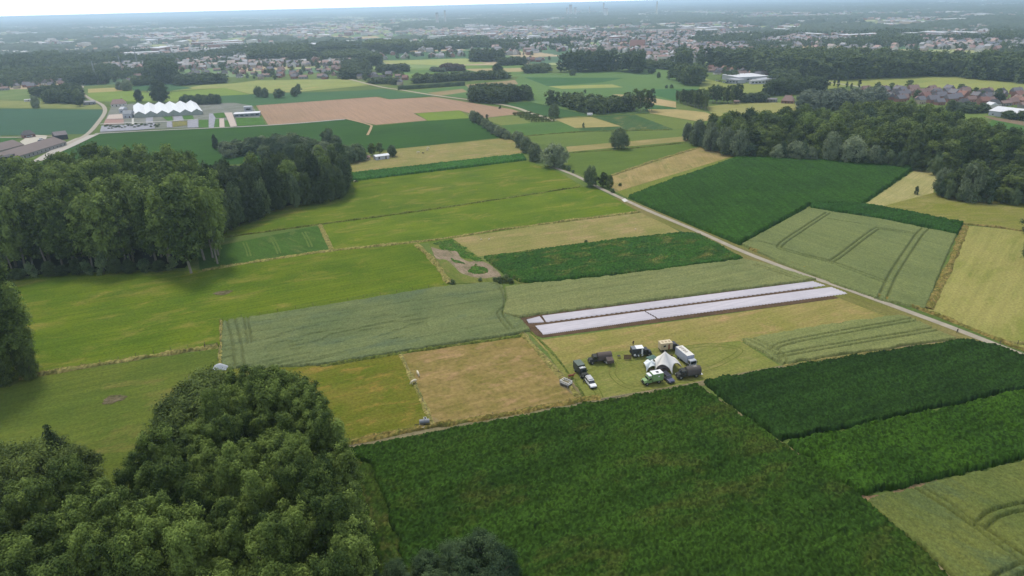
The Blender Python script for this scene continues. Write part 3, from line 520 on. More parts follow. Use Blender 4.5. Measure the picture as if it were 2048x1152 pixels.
# ------------------------------------------------------------------ hollows in the pasture
def hollow(u, v, rx, ry, label, m1, ang):
    p = G(u, v); n, k = 40, 10; V = []; r = np.random.default_rng(int(u)); 
    for j in range(k+1):
        t = j/k
        for i in range(n):
            a = 2*math.pi*i/n; q = t*(1+.12*math.sin(3*a+u)+.08*math.sin(7*a)); x, y = rx*q*math.cos(a), ry*q*math.sin(a)
            V.append((p[0]+x*math.cos(ang)-y*math.sin(ang), p[1]+x*math.sin(ang)+y*math.cos(ang), ZC-.02+.16*math.exp(-((t-.85)/.1)**2)+r.uniform(0, .06)*(t < .95)))
    Fc = [(j*n+i, j*n+(i+1) % n, (j+1)*n+(i+1) % n, (j+1)*n+i) for j in range(k) for i in range(n)]
    o = meshnp('muddy_hollow', V, Fc, m1); tag(o, label, kind='structure'); o['category'] = 'hollow'
m_mud = field_mat(C(120, 108, 88), C(92, 88, 60), C(70, 76, 44), ang=0, patch=.35, name='mud', bump=.8)
hollow(446, 586, 3.4, 2.2, 'small muddy hollow with weeds in the upper pasture', m_mud, .3)
hollow(228, 799, 3.0, 2.4, 'round bare pit with a grassy rim in the lower pasture', m_mud, .3)

# ------------------------------------------------------------------ trees
M = {}
M['poplar'] = leaf_mat('poplar_leaves', (.046, .078, .020, 1), (.185, .255, .058, 1))
M['broad'] = leaf_mat('broad_leaves', (.040, .064, .020, 1), (.155, .205, .050, 1))
M['willow'] = leaf_mat('willow_leaves', (.10, .135, .07, 1), (.24, .29, .155, 1))
M['dark'] = leaf_mat('dark_leaves', (.028, .048, .020, 1), (.085, .120, .042, 1))
M['bush'] = leaf_mat('bush_leaves', (.048, .085, .040, 1), (.15, .20, .085, 1))
M['thicket'] = leaf_mat('thicket_leaves', (.028, .055, .028, 1), (.095, .145, .062, 1))
M['yellow'] = leaf_mat('light_leaves', (.07, .10, .02, 1), (.15, .18, .05, 1))
M['copper'] = leaf_mat('copper_leaves', (.06, .04, .035, 1), (.11, .08, .06, 1))
m_bark = plain('grey_bark', (.22, .20, .16, 1), .95, spec=.1, scale=2.); m_bark2 = plain('dark_bark', (.09, .075, .06, 1), .95, spec=.1, scale=2.)
PROF = {  # relative radius up the crown
 'poplar': lambda t: (math.sin(math.pi*min(1, (t*.70+.16)))**.55),
 'broad': lambda t: math.sin(math.pi*min(1, t*.86+.12))**.5,
 'willow': lambda t: math.sin(math.pi*min(1, t*.80+.17))**.45,
 'column': lambda t: math.sin(math.pi*min(1, t*.88+.08))**.6,
 'cone': lambda t: 1.02-t,
}
def crown_arrays(prof, H, z0, Rr, ncl, nleaf, ls, rc, seed, vert=1.25, droop=0.0):
    r = np.random.default_rng(seed); cs = []; tries = 0
    while len(cs) < ncl and tries < 9000:
        tries += 1; t = r.random()**.9; a = r.random()*2*math.pi; rad = Rr*PROF[prof](t)*(1+.16*math.sin(2*a+seed)+.1*math.sin(5*a+seed*2)); q = rad*(r.random()**.35)*.86
        c = np.array([q*math.cos(a), q*math.sin(a), z0+(H-z0)*(.04+.90*t)])
        if all(np.linalg.norm((c-d[0])*np.array([1, 1, .8])) > rc*.62 for d in cs[-70:]): cs.append((c, rc*r.uniform(.65, 1.25), r.random()))
    V = []; T = []
    for c, rr, tt in cs:
        n = int(nleaf*rr/rc); d = r.normal(size=(n, 3)); d /= np.linalg.norm(d, axis=1)[:, None]; d[:, 2] = np.where(d[:, 2] < -.35, -d[:, 2], d[:, 2])
        p = c+d*rr*(.40+.95*r.random((n, 1))**1.3)*np.array([1, 1, vert]); p[:, 2] -= droop*np.hypot(d[:, 0], d[:, 1])*rr
        axis_out = np.stack([p[:, 0], p[:, 1], p[:, 2]*0], 1); axis_out /= np.linalg.norm(axis_out, axis=1)[:, None]+.6
        nn = d*.8+axis_out*.3+np.array([0, 0, .35])+r.normal(size=(n, 3))*.42; nn /= np.linalg.norm(nn, axis=1)[:, None]
        u = np.cross(nn, r.normal(size=(n, 3))); u /= np.linalg.norm(u, axis=1)[:, None]; w_ = np.cross(nn, u)
        s = ls*r.uniform(.55, 1.2, (n, 1)); 
        V.append(np.stack([p+u*s*.62, p+w_*s*.36, p-u*s*.62, p-w_*s*.36], 1).reshape(-1, 3)); T.append(np.repeat(np.clip(tt*.6+r.random(n)*.4, 0, 1), 4))
    V = np.concatenate(V); T = np.concatenate(T); return V, np.arange(len(V)).reshape(-1, 4), T
def trunk_mb(H, z0, Rr, r0, seed, limbs=7, stems=1):
    rd = random.Random(seed); m = MB()
    for s in range(stems):
        p = Vector(((rd.random()-.5)*stems*.5, (rd.random()-.5)*stems*.5, -.3)); lean = Vector(((rd.random()-.5)*.10, (rd.random()-.5)*.10, 1)); pts = [p]; n = 5; top = z0+(H-z0)*.72
        for i in range(n): pts.append(pts[-1]+Vector((lean.x+(rd.random()-.5)*.07, lean.y+(rd.random()-.5)*.07, 1))*(top+.3)/n)
        for i in range(n): m.cyl(pts[i], pts[i+1], r0*(1-.8*i/n), r0*(1-.8*(i+1)/n), 8)
        for k in range(limbs):
            t = rd.uniform(.35, .95); i = min(int(t*n), n-1); q = pts[i].lerp(pts[i+1], t*n-i); a = rd.random()*6.28; L = Rr*rd.uniform(.45, .85)
            m.cyl(q, q+Vector((math.cos(a)*L, math.sin(a)*L, L*1.1)), r0*(1-.75*t)*.6, .03, 5)
    return m
class Proto:
    def __init__(s, nm, prof, mat, H, z0, Rr, ncl, nleaf, ls, rc, seed, r0=.3, bark=None, stems=1, vert=1.25, droop=0., limbs=7, label='tree'):
        s.H, s.R = H, Rr; s.nm = nm; s.mat = mat; s.arr = crown_arrays(prof, H, z0, Rr, ncl, nleaf, ls, rc, seed, vert, droop); s.tr = trunk_mb(H, z0, Rr, r0, seed, limbs, stems); s.bark = bark or m_bark2; s.root = None
    def place(s, x, y, sc, rz, label, group=None, cat='tree', wide=1.0, z=0.0):
        if s.root is None:
            s.root = thing(s.nm, label, cat, (x, y, z), rz, group); s.root.scale = (sc*wide, sc*wide, sc)
            meshnp('crown', *s.arr[:2], s.mat, s.root, tint=s.arr[2]); s.tr.build('trunk', s.bark, s.root)
            return s.root
        return copy_tree(s.root, (float(x), float(y), z), rz, (sc*wide, sc*wide, sc), label, group)
pop_hi = [Proto('poplar_tree', 'poplar', M['poplar'], 24, 5.0, 3.7, 92, 300, .36, 1.0, 10+i, .34, m_bark, 1, 1.3) for i in range(5)]
pop_mid = [Proto('poplar_tree', 'poplar', M['poplar'], 27, 4, 4.5, 70, 90, .85, 1.5, 30+i, .4, m_bark, 1, 1.3) for i in range(5)]
brd_mid = [Proto('broadleaf_tree', 'broad', M['broad'], 15, .8, 4.8, 54, 90, .8, 1.4, 50+i, .35) for i in range(5)]
brd_lt = [Proto('broadleaf_tree', 'broad', M['poplar'], 15, 1.5, 4.6, 50, 90, .8, 1.4, 60+i, .35) for i in range(2)]
brd_dk = [Proto('broadleaf_tree', 'broad', M['dark'], 18, .5, 6.0, 64, 110, .85, 1.8, 70+i, .4) for i in range(3)]
wil = [Proto('willow_tree', 'willow', M['willow'], 9, .3, 4.6, 60, 130, .55, 1.25, 80+i, .35, droop=.35) for i in range(4)]
wil_d = [Proto('willow_tree', 'willow', M['bush'], 9, .2, 4.4, 60, 130, .55, 1.2, 90+i, .35) for i in range(2)]
bush = [Proto('bush', 'broad', M['bush'], 3.2, 0, 2.0, 14, 90, .42, .8, 100+i, .08, stems=2, limbs=2) for i in range(3)]
bush_hi = [Proto('bush', 'broad', M['thicket'], 8, 0, 3.6, 64, 250, .28, .95, 110+i, .16, stems=3, limbs=3, vert=1.5) for i in range(3)]
bush_dk = [Proto('bush', 'broad', M['broad'], 8, 0, 3.6, 60, 260, .30, 1.0, 170+i, .16, stems=3, limbs=3, vert=1.4) for i in range(2)]
colm = [Proto('columnar_tree', 'column', M['dark'], 7, .6, 1.3, 16, 80, .5, .7, 120+i, .12) for i in range(2)]
pine = [Proto('conifer_tree', 'cone', M['dark'], 14, 2, 4.0, 60, 120, .4, 1.0, 130, .2)]
opn = [Proto('slender_tree', 'poplar', M['broad'], 20, 3, 3.4, 30, 75, .8, 1.4, 140+i, .3, m_bark) for i in range(3)]
orch = [Proto('fruit_bush', 'broad', M['yellow'], 2.6, .2, 1.4, 8, 50, .45, .7, 150, .07, limbs=2)]
cop = [Proto('copper_tree', 'broad', M['copper'], 11, 1, 4.5, 26, 70, .9, 1.6, 160, .3)]
def fill(poly, spacing, seed):
    r = np.random.default_rng(seed); P = np.array([p[:2] for p in poly]); x0, y0 = P.min(0); x1, y1 = P.max(0)
    X, Y = np.meshgrid(np.arange(x0, x1, spacing), np.arange(y0, y1, spacing)); X = X+r.uniform(-.38, .38, X.shape)*spacing; Y = Y+r.uniform(-.38, .38, X.shape)*spacing
    k = inpoly(X, Y, P); q = np.stack([X[k], Y[k]], 1); return q[np.argsort(np.hypot(q[:, 0], q[:, 1]))]
def inview(p, m=60):
    """keeps what the photograph could show (with a margin)"""
    d = np.array([p[0], p[1], 8-CAMH]); dz = d@FWD
    return dz > 1 and -m < 1024+F_PX*(d@CX)/dz < 2048+m and 576-F_PX*(d@CY)/dz < 1152+180
def merged(name, label, items, cat, mat=None, tinted=True):
    """a far-off mass of trees as one object: items = (proto, x, y, scale, wide, rz)"""
    V = []; T = []
    for pr, x, y, sc, wd, rz in items:
        v = pr.arr[0]; c_, s_ = math.cos(rz), math.sin(rz)
        V.append(np.stack([(v[:, 0]*c_-v[:, 1]*s_)*sc*wd+x, (v[:, 0]*s_+v[:, 1]*c_)*sc*wd+y, v[:, 2]*sc], 1)); T.append(np.clip(pr.arr[2]*.6+rng.uniform(0, .4), 0, 1))
    if not V: return
    V = np.concatenate(V); o = meshnp(name, V, np.arange(len(V)).reshape(-1, 4), mat, tint=np.concatenate(T)); return tag(o, label, cat, kind='stuff')
def wood(poly, spacing, protos, label, group, hr, seed, n_ind=400, weights=None, stufflabel=None, wide=1.0, bigness=None):
    pts = [p for p in fill(poly, spacing, seed) if inview(p, 140)]; rd = random.Random(seed); rest = []
    for i, p in enumerate(pts):
        pr = rd.choices(protos, weights)[0]; sc = rd.uniform(*hr)/pr.H; rz = rd.random()*6.28
        wd = wide*rd.uniform(.9, 1.15)*(spacing*.62/(pr.R*sc) if bigness is None else bigness)
        if i < n_ind: pr.place(p[0], p[1], sc, rz, label(pr) if callable(label) else label, group, wide=wd)
        else: rest.append((pr, p[0], p[1], sc, wd, rz))
    if rest: merged('woodland', stufflabel or 'rear part of '+group, rest, 'trees', protos[0].mat)
    return pts
# the front wood
HF = 24
FW = [G(-180, 918, HF), G(130, 905, HF), G(215, 905, HF), G(320, 862, HF), G(370, 790, HF), G(450, 752, HF), G(560, 744, HF), G(628, 785, HF), G(660, 860, HF), G(672, 980, HF), G(684, 1120, HF), G(690, 1500, HF), G(-200, 1500, HF)]
wood(FW, 5.6, pop_hi, 'tall light-topped poplar standing among its like in the front left wood', 'poplars crowded in the front left wood', (18.5, 27), 5, wide=.95)
def edge(pts, gap, protos, label, group, hr, wd, seed, nm='tree'):
    P = smoothline([p[:2] for p in pts], 5); seg = np.r_[0, np.cumsum(np.hypot(*np.diff(P, axis=0).T))]; n = int(seg[-1]/gap); rd = random.Random(seed)
    for k_, q in enumerate(np.linspace(0, seg[-1], n)):
        x, y = np.interp(q, seg, P[:, 0])+rd.uniform(-1, 1), np.interp(q, seg, P[:, 1])+rd.uniform(-1, 1)
        if inview((x, y), 80): pr = rd.choice(protos); h = rd.uniform(*hr); pr.place(x, y, h/pr.H, rd.random()*6.3, label, group, nm, wide=wd*rd.uniform(.85, 1.15)/(pr.R*h/pr.H))
for i, (u, v, h) in enumerate([(470, 748, 23), (500, 742, 24), (525, 740, 22), (545, 748, 25), (580, 752, 24), (608, 770, 23), (632, 800, 24), (652, 838, 23), (535, 775, 25), (500, 770, 24), (672, 900, 22), (688, 985, 23), (696, 1060, 22)]):
    p = G(u, v, h); pop_hi[i % 5].place(p[0], p[1], h/24*1.04, i*1.1, 'tall poplar closing the upper right rim of the front left wood', 'poplars on the right rim of the front wood', wide=1.05)
# undergrowth at the right foot of the front wood and the thicket left of it
for i, (u, v, h) in enumerate([(30, 900, 12), (80, 888, 13), (140, 905, 12), (-20, 895, 12), (10, 930, 12), (60, 915, 13), (340, 810, 15), (378, 775, 15), (366, 830, 16), (410, 745, 14), (350, 850, 17), (395, 800, 18), (420, 770, 17)]):
    p = G(u, v, h); bush_dk[i % 2].place(p[0], p[1], h/8, i*1.3, 'dark leafy undergrowth at the far edge of the front left wood', 'undergrowth along the front wood', 'bush')
p = G(92, 850, 17); pine[0].place(p[0], p[1], 1.2, 0, 'dark conifer poking above the far edge of the front wood', None, wide=.9)
for i, (u, v, h) in enumerate([(965, 1072, 8), (905, 1092, 7.5), (850, 1112, 6.5), (1005, 1110, 7.5), (790, 1128, 5.5), (930, 1130, 7), (870, 1150, 6), (985, 1150, 7.5), (740, 1145, 4.5), (820, 1160, 5)]):
    p = G(u, v, h); bush_hi[i % 3].place(p[0], p[1], h/8, i*1.7, 'blue-green leafy thicket tree at the bottom middle of the photo', 'thicket at the bottom middle', 'bush', wide=1.1)
# the left poplar wood: individuals nearest the camera
LW = [G(-260, 588), G(90, 546), G(360, 536), G(392, 505), G(425, 385, 33), G(405, 318, 33), G(335, 294, 33), G(190, 290, 33), G(60, 312, 33), G(-260, 350, 33)]
wood(LW, 7.6, pop_mid, 'tall poplar in the dense wood that ends at the muddy pasture on the left', 'poplars in the left wood', (28, 36), 6, n_ind=215, wide=1.05, stufflabel='rear canopy of the left poplar wood before the barns')
edge([G(-60, 572), G(90, 552), G(240, 546), G(350, 538)], 5, bush+brd_dk, 'dark undergrowth at the foot of the left poplar wood', 'undergrowth along the left wood', (4, 8), 2.8, 31, 'bush')
p = G(382, 546); pop_mid[0].place(p[0], p[1], 37/27, 1.0, 'big full poplar with leafy base at the right corner of the left wood', None, wide=1.05)
p = G(408, 520); pop_mid[2].place(p[0], p[1], 34/27, 2.0, 'poplar right behind the big corner poplar of the left wood', None, wide=1.05)
for u, v, h, wd, lb in ((14, 764, 41, 1.25, 'tallest poplar with spreading twigs at the left edge'), (-35, 745, 38, 1.1, 'poplar half cut by the left edge of the photo'), (52, 752, 31, 1.15, 'lower leafy poplar right of the tallest one at the left edge'), (35, 738, 38, 1.15, 'poplar behind the tallest one at the left edge')):
    p = G(u, v); pop_hi[abs(u) % 5].place(p[0], p[1], h/24, u, lb, None, wide=wd)
edge([G(-20, 768), G(30, 764), G(58, 754)], 3.5, bush_dk, 'leafy undergrowth under the poplars at the left edge', 'undergrowth at the left edge', (7, 14), 3.6, 32, 'bush')
# dark wood behind
RW = [G(430, 472), G(560, 418), G(668, 400), G(684, 370), G(676, 316, 22), G(640, 304, 22), G(560, 306, 24), G(440, 302, 28), G(380, 312, 28), G(405, 440)]
wood(RW, 9.0, brd_dk+brd_lt[:1], 'dark round broadleaf in the wood right of the left poplars', 'dark broadleaf trees beside the meadow', (20, 27), 8, weights=[3, 3, 3, 2.2])
edge([G(428, 476), G(500, 444), G(560, 420), G(625, 409), G(674, 400), G(686, 382), G(686, 352)], 6, brd_dk+wil_d, 'dark leafy tree on the meadow edge of the dark wood', 'edge trees of the dark wood', (13, 22), 4.6, 33)
# grey bushes behind it and light trees by the shed
for i, (u, v, vt) in enumerate([(450, 305, 284), (475, 300, 280), (500, 296, 276), (528, 300, 274), (555, 298, 270), (585, 300, 268), (612, 306, 276), (500, 312, 290), (560, 314, 288), (640, 300, 284), (530, 316, 292), (600, 316, 290), (462, 314, 286), (485, 310, 284), (545, 308, 278), (572, 308, 276), (598, 306, 274), (625, 310, 280), (650, 308, 284), (670, 306, 286), (515, 304, 276), (640, 318, 292), (585, 318, 288)]):
    p = G(u, v); h = max(4, hgt(u, v, vt)); (wil_d if i % 3 else wil)[i % 2].place(p[0], p[1], h/9, i*2.1, 'grey-green shrub tree in the low thicket behind the dark wood', 'low thicket behind the dark wood', wide=1.3)
for i, (u, v, vt) in enumerate([(640, 325, 292), (665, 322, 290), (690, 322, 292), (715, 320, 290), (745, 312, 288), (760, 308, 286), (700, 326, 300), (724, 322, 303)]):
    p = G(u, v); h = max(3, hgt(u, v, vt)); (brd_lt+wil_d)[i % 4].place(p[0], p[1], h/(15 if i % 4 < 2 else 9), i*2.1, 'light green garden tree left of the white shed', 'garden trees by the white shed', wide=1.25)
# lone and lane trees: (u, v foot, v top, half width px, proto, label)
LONE = [
 (1238, 298, 260, 19, wil_d[0], 'big round lone willow standing in the middle pasture'),
 (1110, 333, 290, 28, wil[0], 'largest bushy grey willow at the upper end of the lane'),
 (1070, 322, 290, 17, wil[1], 'round grey willow just left of the largest lane willow'),
 (1053, 305, 276, 14, wil[2], 'grey willow third from the lane end in the row'),
 (1040, 295, 266, 13, wil[3], 'tall-topped grey willow behind the lane row'),
 (1182, 373, 335, 15, wil_d[1], 'dark round willow standing on the lane bend'),
 (1206, 374, 345, 11, brd_mid[0], 'dark small tree right of the lane willow'),
 (1219, 378, 351, 9, brd_mid[1], 'smallest rounded tree right of the lane willow'),
 (785, 313, 292, 11, wil_d[0], 'round pollard right of the white shed'),
 (658, 288, 259, 14, wil_d[1], 'dark grey round tree behind the thicket'),
 (672, 290, 272, 12, wil_d[0], 'low dark shrub beside the grey round tree'),
 (432, 300, 270, 7, brd_dk[0], 'dark pointed tree behind the left poplar wood'),
 (1108, 236, 210, 12, wil_d[0], 'round willow beside the fruit bushes'),
 (322, 206, 162, 20, brd_dk[1], 'tall dark tree rising behind the greenhouse'),
 (279, 204, 180, 9, brd_dk[2], 'dark tree left of the tallest greenhouse tree'),
 (518, 194, 174, 10, wil_d[1], 'left willow of the pair in the yellow-green field'),
 (531, 195, 177, 9, wil_d[0], 'right willow of the pair in the yellow-green field'),
 (558, 196, 179, 12, wil_d[1], 'single round willow between the pairs in the yellow-green field'),
 (590, 193, 176, 9, wil_d[0], 'round willow on the right in the yellow-green field'),
 (598, 188, 169, 7, wil_d[1], 'small willow behind the right one in the yellow-green field'),
 (73, 216, 193, 10, wil[0], 'pale round willow at the top of the teal field'),
 (160, 213, 188, 10, brd_mid[2], 'dark tree by the grey shed on the village road'),
 (1145, 151, 138, 7, wil_d[0], 'small round tree alone in the distant green field'),
 (1303, 148, 131, 9, wil_d[1], 'tall round tree on the far farm path'),
 (1317, 156, 145, 5, wil_d[0], 'small round tree beside the far farm path'),
 (1333, 177, 171, 4, bush[0], 'left one of two dark field bushes'),
 (1343, 177, 170, 5, bush[1], 'right one of two dark field bushes'),
 (1832, 389, 375, 5, bush[2], 'lone dark bush on the edge of the pale stubble'),
 (1994, 203, 186, 12, brd_dk[0], 'dark round tree among the right village houses'),
 (1922, 181, 168, 9, brd_mid[3], 'round tree between the right village and the meadow'),
 (1680, 194, 176, 11, brd_dk[2], 'dark tree in front of the right village'),
 (1900, 222, 200, 12, brd_mid[4], 'dark garden tree before the right village'),
 (255, 181, 161, 13, wil[1], 'round willow clump before the left village'),
 (240, 180, 164, 8, wil[2], 'smaller willow beside the round clump by the left village'),
 (1170, 187, 180, 3, bush[0], 'dark bush beside the far linear wood'),
 (1310, 206, 199, 3, bush[1], 'dark bush on the pale tan strip'),
 (1000, 218, 212, 3, bush[2], 'dark bush at the top of the brown field'),
 (974, 238, 229, 3, colm[0], 'thin dark tree in the willow row'),
 (1167, 256, 247, 3, bush[0], 'small bush in the middle field corner'),
 (995, 153, 128, 14, brd_dk[1], 'dark tree group beside the far farmhouse'),
 (2062, 470, 425, 22, wil_d[1], 'leafy bush cut by the right edge above the mown field'),
 (2072, 530, 462, 26, wil_d[0], 'dark hedge tree at the very right edge of the mown field'),
]
for i, (u, v, vt, hw, pr, lb) in enumerate(LONE):
    p = G(u, v); h = max(1.2, hgt(u, v, vt)); dist = np.array([p[0], p[1], -CAMH])@FWD; rad = hw*dist/F_PX*.92; sc = h/pr.H
    pr.place(p[0], p[1], sc, i*1.9, lb, None, 'bush' if pr.nm == 'bush' else 'tree', wide=rad/(pr.R*sc))
for i, (u, v, vt) in enumerate([(946, 240, 222), (953, 246, 226), (962, 250, 232), (970, 256, 238), (979, 262, 244), (988, 268, 250), (997, 272, 253), (1006, 276, 257), (1014, 278, 262), (1024, 279, 269), (1032, 282, 264)]):
    p = G(u, v); h = hgt(u, v, vt); wil[i % 4].place(p[0], p[1], h/9, i*2.2, 'grey willow in the clipped row that edges the dark green crop', 'willow row along the dark green crop', wide=1.05)
for i in range(18):
    t = i/17; p = G(365+t*72, 208+(i % 2)*2-t*2); h = 8+(i % 3); wil_d[i % 2].place(p[0], p[1], h/9, i, 'grey-green bush of the rounded thicket right of the greenhouse trees', 'rounded thicket behind the nursery', wide=.95)
for i, (u, v) in enumerate([(1597, 161), (1621, 167), (1643, 170), (1648, 171), (1668, 173), (1676, 175), (1693, 176), (1702, 179), (1718, 176)]):
    p = G(u, v); colm[i % 2].place(p[0], p[1], 1.0+.25*(i % 3 == 2), i, 'small dark columnar tree in the row along the far road', 'columnar trees along the far road')
for i, (u, v, h) in enumerate([(1269, 224, 20), (1275, 221, 22), (1281, 225, 21), (1288, 222, 24), (1294, 224, 23), (1299, 221, 22), (1303, 223, 20), (1284, 219, 22)]):
    p = G(u, v); h = hgt(u, v, 178+(i % 3)*2); opn[i % 3].place(p[0], p[1], h/20, i, 'slender open-crowned tree in the tall group at the end of the long thicket', 'tall slender group by the long thicket', wide=.85)
k = 0
for (u0, v0, u1, v1, vt, n, rows_) in ((1354, 205, 1410, 221, 181, 9, 4), (1418, 206, 1462, 208, 172, 7, 2), (1466, 205, 1480, 206, 170, 3, 2)):
    for i in range(n):
        for j in range(rows_):
            t = i/max(n-1, 1); u, v = u0+(u1-u0)*t, v0+(v1-v0)*t-j*2.4; p = G(u, v); h = min(24, hgt(u, v, vt))*(.8+.3*((k*37) % 11)/10); opn[k % 3].place(p[0], p[1], h/20, k, 'thin light poplar in the straight rows left of the dry meadow', 'thin poplars in straight rows', wide=1.0); k += 1
for i in range(40):
    t = (i//4)/9; j = i % 4; a = np.array([1028+t*34, 231-t*1.0]); b = np.array([1064+t*42, 244-t*1.2]); q = a+(b-a)*j/3; p = G(*q)
    orch[0].place(p[0], p[1], rng.uniform(.8, 1.2), i, 'low yellow-green fruit bush in the small orchard', 'fruit bushes in the small orchard', 'bush', wide=1.1)
# the right wood
RD = [G(1382, 282), G(1480, 308), G(1640, 317), G(1850, 338), G(1990, 342), G(2350, 368), G(2350, 300, 22), G(2048, 262, 22), G(1975, 236, 22), G(1900, 214, 22), G(1800, 208, 20), G(1700, 214, 18), G(1590, 220, 18), G(1480, 231, 17), G(1400, 250, 15)]
def rlab(p_): return {'willow_tree': 'grey-green willow in the mixed wood behind the big maize field', 'broadleaf_tree': 'leafy broadleaf in the mixed wood behind the big maize field'}[p_.nm]
wood(RD, 8.6, brd_mid+brd_lt+[wil_d[0]], rlab, 'trees of the right mixed wood', (15, 24), 9, n_ind=235, weights=[3]*5+[3.4]*2+[1.2], stufflabel='rear canopy of the right mixed wood', wide=1.15)
RD2 = [G(1880, 382), G(1905, 394), G(2060, 408), G(2350, 436), G(2350, 350, 17), G(2060, 312, 17), G(1965, 318, 17), G(1900, 338, 14)]
def rlab2(p_): return {'willow_tree': 'greyish tree in the lower lobe of the right wood above the meadow', 'broadleaf_tree': 'dark broadleaf in the lower lobe of the right wood above the meadow'}[p_.nm]
wood(RD2, 8.0, brd_mid+[wil_d[0]], rlab2, 'trees of the lower right lobe', (12, 18), 10, weights=[2]*5+[2], wide=1.12)
edge([G(1385, 287), G(1480, 314), G(1640, 323), G(1850, 343), G(1872, 350)], 6, bush+wil_d+brd_mid[:2], 'dark low shrub on the front edge of the right wood', 'shrubs along the right wood', (5, 11), 3.2, 34, 'bush')
edge([G(1880, 388), G(1905, 400), G(2060, 412), G(2200, 426)], 5, bush+wil_d+brd_mid[:2], 'low shrub on the meadow edge of the lower right lobe', 'shrubs along the lower lobe', (5, 10), 3.0, 35, 'bush')
for i, (u, v, vt, hw) in enumerate([(1375, 281, 248, 12), (1395, 291, 246, 16), (1420, 301, 252, 17), (1450, 309, 258, 18), (1478, 314, 262, 18), (1590, 320, 286, 22), (1660, 324, 270, 18), (1702, 328, 276, 26), (1745, 332, 294, 18), (1556, 320, 292, 16), (1620, 322, 296, 16), (1884, 389, 340, 18), (1935, 401, 330, 22)]):
    p = G(u, v); h = hgt(u, v, vt); d = np.array([p[0], p[1], -CAMH])@FWD; sc = h/9; wil[i % 4].place(p[0], p[1], sc, i*2., 'pale grey-green willow on the front edge of the right wood', 'pale willows on the edge of the right wood', wide=hw*d/F_PX/(4.6*sc))
# smaller bushes and weeds clumps
for i, (u, v, h) in enumerate([(905, 568, 1.6), (1000, 565, 2.0), (1012, 563, 2.4), (1022, 566, 1.8), (990, 563, 1.5), (960, 562, 1.2), (1137, 341, 2.2), (1146, 346, 1.6), (1128, 338, 2.4), (1225, 385, 2.0), (1172, 486, 1.2), (1240, 372, 1.6)]):
    p = G(u, v); bush[i % 3].place(p[0], p[1], h/3.2, i, 'small scrubby bush beside the bare patch and lane', 'scrubby bushes', 'bush', wide=1.2)

# ------------------------------------------------------------------ farther woods, each one mass
LF = [Proto('far', 'broad', M['broad'], 13, .2, 4.4, 22, 26, 1.7, 1.8, 200+i) for i in range(4)]
LP = [Proto('far', 'poplar', M['broad'], 18, .8, 3.6, 24, 26, 1.7, 1.7, 210+i) for i in range(4)]
mt = {k_: leaf_mat('wood_'+k_, a, b, tinted=True) for k_, (a, b) in {'dark': ((.032, .052, .024, 1), (.10, .14, .05, 1)), 'mid': ((.042, .07, .028, 1), (.14, .185, .06, 1)), 'light': ((.07, .10, .04, 1), (.19, .24, .09, 1)), 'grey': ((.085, .11, .075, 1), (.19, .23, .15, 1)), 'red': ((.09, .06, .05, 1), (.15, .11, .085, 1))}.items()}
def far_wood(poly, spacing, protos, h, mat, label, seed, cat='wood', wide=1.4):
    it = []; r = random.Random(seed)
    for p in fill(poly, spacing, seed):
        if inview(p, 30): pr = r.choice(protos); sc = r.uniform(*h)/pr.H; it.append((pr, p[0], p[1], sc, wide*spacing*.62/(pr.R*sc), r.random()*6.28))
    return merged('woodland', label, it, cat, mat)
far_wood([G(924, 193), G(945, 206), G(990, 209), G(1040, 203), G(1063, 192), G(1058, 176, 14), G(1035, 169, 14), G(1000, 167, 14), G(955, 168, 14), G(930, 174, 14)], 7, LF, (12.5, 14.5), mt['dark'], 'compact oval dark wood between the lane and the brown field', 1)
far_wood([G(1060, 205), G(1120, 214), G(1180, 230), G(1258, 225), G(1262, 214), G(1200, 198, 11), G(1150, 188, 12), G(1090, 182, 14)], 6.5, LF, (10, 15), mt['mid'], 'long leafy thicket left of the tall slender group', 2)
far_wood([G(1046, 148), G(1095, 146), G(1097, 139), G(1050, 141)], 8, LF, (8, 11), mt['mid'], 'low wood left of the long dark wood', 3)
far_wood([G(1095, 145), G(1175, 145), G(1240, 142), G(1283, 139), G(1285, 112, 26), G(1200, 103, 26), G(1110, 110, 26)], 8, LP, (24, 30), mt['dark'], 'long tall dark wood beyond the broad green field', 4)
far_wood([G(1337, 158), G(1370, 171), G(1400, 174), G(1406, 160), G(1398, 134, 20), G(1350, 129, 20)], 7, LP+LF, (19, 23), mt['mid'], 'tall block of trees left of the factory', 5)
far_wood([G(1392, 131), G(1450, 139), G(1530, 150), G(1600, 157), G(1680, 161), G(1830, 154), G(1890, 153), G(1960, 160), G(2060, 169), G(2300, 190), G(2300, 120, 26), G(2048, 106, 26), G(1860, 104, 26), G(1700, 98, 26), G(1550, 100, 24), G(1440, 104, 20), G(1400, 112, 18)], 9.5, LP+LF[:2], (21, 29), mt['mid'], 'wide far forest behind the pale meadow on the right', 6)
far_wood([G(1600, 224), G(1690, 222), G(1765, 216), G(1760, 205), G(1600, 212)], 6, LF, (12, 16), mt['grey'], 'grey willow belt between the village and the right wood', 7)
far_wood([G(1484, 207), G(1530, 205), G(1533, 200), G(1486, 202)], 6, LF, (6, 9), mt['dark'], 'dark hedge trees left of the farmhouses', 8)
far_wood([G(1530, 193), G(1600, 188), G(1650, 184), G(1640, 178), G(1560, 182)], 7, LF, (12, 16), mt['dark'], 'dark trees behind the three farmhouses', 9)
far_wood([G(1905, 226), G(1965, 228), G(1975, 222), G(1915, 218)], 6, LF, (5, 7), mt['dark'], 'dark tree clump left of the white hall', 10)
far_wood([G(2010, 238), G(2120, 250), G(2120, 246), G(2012, 234)], 5, LF, (5, 7), mt['dark'], 'dark hedge right before the white hall', 11)
far_wood([G(2012, 238), G(2022, 239), G(2022, 236), G(2012, 235)], 5, LF, (6, 7), mt['mid'], 'leafy round bush at the end of the hall hedge', 12)
